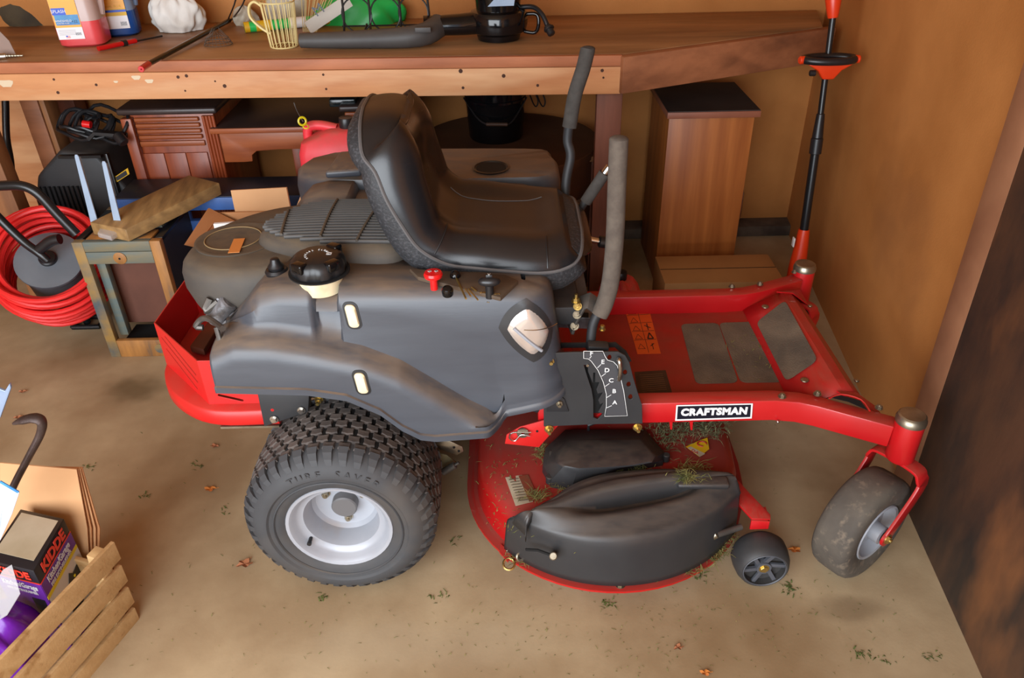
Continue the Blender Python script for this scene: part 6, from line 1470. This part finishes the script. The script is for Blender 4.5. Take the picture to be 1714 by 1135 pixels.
# flat second carton behind
# crowbar
cw = thing('crowbar', PZ(20, 830, .3), 'rusty curved pry bar leaning out of the crate', 'pry bar')
MB().tube([PY(5, 870, 1.24), PY(20, 820, 1.26), PY(48, 765, 1.28), PY(67, 728, 1.30), PY(70, 707, 1.30), PY(58, 700, 1.30), PY(40, 703, 1.30), PY(22, 709, 1.30)], .010, 12, 6, radii=[.009, .009, .009, .010, .0105, .011, .010, .003], flat=((0, 1, 0), 1.2, .85)).out('bar', M_rust, cw)
# blister package
bp_ = thing('blister_pack', PZ(10, 860, .33), 'white and blue hanging blister pack left of the pry bar', 'packaging')
YB = 1.16
MB().prism([PY(-40, 800, YB), PY(0, 806, YB), PY(32, 825, YB), PY(20, 860, YB-.02), PY(0, 905, YB-.03), PY(-40, 905, YB-.03)], (0, .002, 0)).out('backing_card', mat('pale_blue_card', rgb(178, 190, 214), rough=.35), bp_)
MB().bar([PY(0, 806, YB-.002), PY(31, 824, YB-.002)], YA, .002, .006).out('blue_edge', M_labelb, bp_)
MB().prism([PY(-20, 830, YB-.002), PY(10, 838, YB-.002), PY(2, 880, YB-.02), PY(-20, 890, YB-.02)], (0, -.010, 0), .003).out('blister', M_clear, bp_)
o = MB().prism([PY(-30, 640, 1.20), PY(8, 655, 1.20), PY(16, 642, 1.20), PY(18, 650, 1.20), PY(0, 700, 1.20), PY(-30, 740, 1.20)], (0, .006, 0), .001).out('clear_clamshell', mat('bluish_clamshell', rgb(150, 170, 200), rough=.15, metal=.3, alpha=.8)); tag(o, 'bluish clear plastic clamshell at the left edge above the pry bar', 'packaging')
# purple bag
pc = PZ(0, 1040, .24); rg = []
o = blob('purple_bag', pc+Vector((-.03, -.0, -.13)), .085, .075, .155, M_purplebag, 'shiny purple plastic bag in the slatted crate in front of the carton', 'bag', 33, k1=.16)
o = MB().prism([PZ(-20, 1000, .27), PZ(5, 955, .30), PZ(20, 946, .305), PZ(34, 994, .285), PZ(12, 1030, .26), PZ(-20, 1050, .25)], (0, 0, .0015)).out('clear_bag', M_clear); tag(o, 'crumpled clear plastic bag lying over the purple bag', 'bag')
# dark filler things seen through the slats
o = MB().box(top0.lerp(base0, .55)+inn_*.10+dirv*.28, (.02, .2, .10), Matrix.Rotation(math.atan2(dirv.y, dirv.x), 3, 'Z'), bev=.002).out('red_box', mat('red_dark_carton', rgb(120, 26, 26), rgb(30, 24, 30), rough=.5, scale=20, detail=1)); bpy.data.objects.remove(o)

# ================================================================ FLOOR LITTER
def leaf(px, py, s, rot, m, lab):
    c = PZ(px, py, .001); P_ = []
    for i in range(18):
        t = 2*pi*i/18; r = s*(1+.28*cos(5*t)+.1*sin(3*t)); P_.append(Vector((c.x+r*cos(t+rot), c.y+.7*r*sin(t+rot), .0025+.006*abs(sin(2*t+rot)))))
    G = [[c+ZA*.004]*18, P_]
    rings = [[c+(p-c)*k+ZA*(.003*(1-k)) for p in P_] for k in (.05, .5, 1)]
    b = MB(); b.loft(rings, True, False); b.tube([c+ZA*.003, c+Vector((cos(rot)*s*1.8, sin(rot)*s*1.3, .003))], .0007, 4)
    tag(b.out('fallen_leaf', m, None, flat=True), lab, 'leaf', 'leaves fallen on the floor')
leaf(410, 945, .018, 1.2, M_leaf, 'brown curled leaf on the floor left of the big wheel')
leaf(352, 820, .014, .3, M_leafo, 'orange leaf on the floor between guard and wheel')
leaf(360, 748, .012, 2.2, M_leaf, 'brown leaf under the rear bumper')
leaf(1330, 922, .014, 2.8, M_leafo, 'orange torn leaf between the gauge wheel and caster')
leaf(38, 657, .010, .5, M_leaf, 'small brown leaf above the pry bar tip')
leaf(30, 700, .010, .9, M_leaf, 'small brown leaf beside the pry bar tip')
leaf(1180, 1128, .010, .2, M_leafo, 'tan leaf scrap at the bottom edge of the floor')
leaf(1135, 1085, .010, 1.2, M_leaf, 'rust brown leaf scrap in the lower right floor')
rn = random.Random(77); b = MB(); b2 = MB()
def bit(b, x, y, l, a, w_=.0008):
    d = Vector((cos(a), sin(a), .1))*l; sd = Vector((-sin(a), cos(a), 0))*w_; p = Vector((x, y, .001))
    b._addmesh([p-sd, p+sd, p+d*.5+sd+ZA*.002, p+d*.5-sd+ZA*.002, p+d], [(0, 1, 2, 3), (3, 2, 4)])
for _ in range(620):
    x, y = (rn.gauss(.3, .45), rn.gauss(1.18, .10)) if rn.random() < .55 else (rn.uniform(-1.2, .95), rn.uniform(.85, 2.3))
    if x > 1.0: continue
    bit(b, x, y, rn.uniform(.003, .014), rn.uniform(0, 6.28), rn.uniform(.0003, .0008))
stuff(tag(b.out('dry_clippings', M_grass, None, flat=True), 'dry grass clippings scattered over the concrete floor', 'grass'))
for cx_, cy_, n in ((330, 780, 14), (1320, 985, 30), (540, 1000, 10), (760, 905, 10), (245, 830, 12), (375, 855, 8), (1015, 1010, 20), (150, 780, 12), (1440, 1095, 18), (1480, 1105, 10), (1560, 1100, 12), (735, 1000, 14), (1175, 965, 14)):
    c = PZ(cx_, cy_, 0)
    for _ in range(n): bit(b2, rn.gauss(c.x, .010), rn.gauss(c.y, .010), rn.uniform(.006, .018), rn.uniform(0, 6.28), rn.uniform(.0006, .0018))
stuff(tag(b2.out('green_clippings', mat('green_bits', rgb(96, 104, 48), rgb(70, 84, 36), rough=.9, scale=30), None, flat=True), 'small tufts of green grass dropped on the floor', 'grass'))
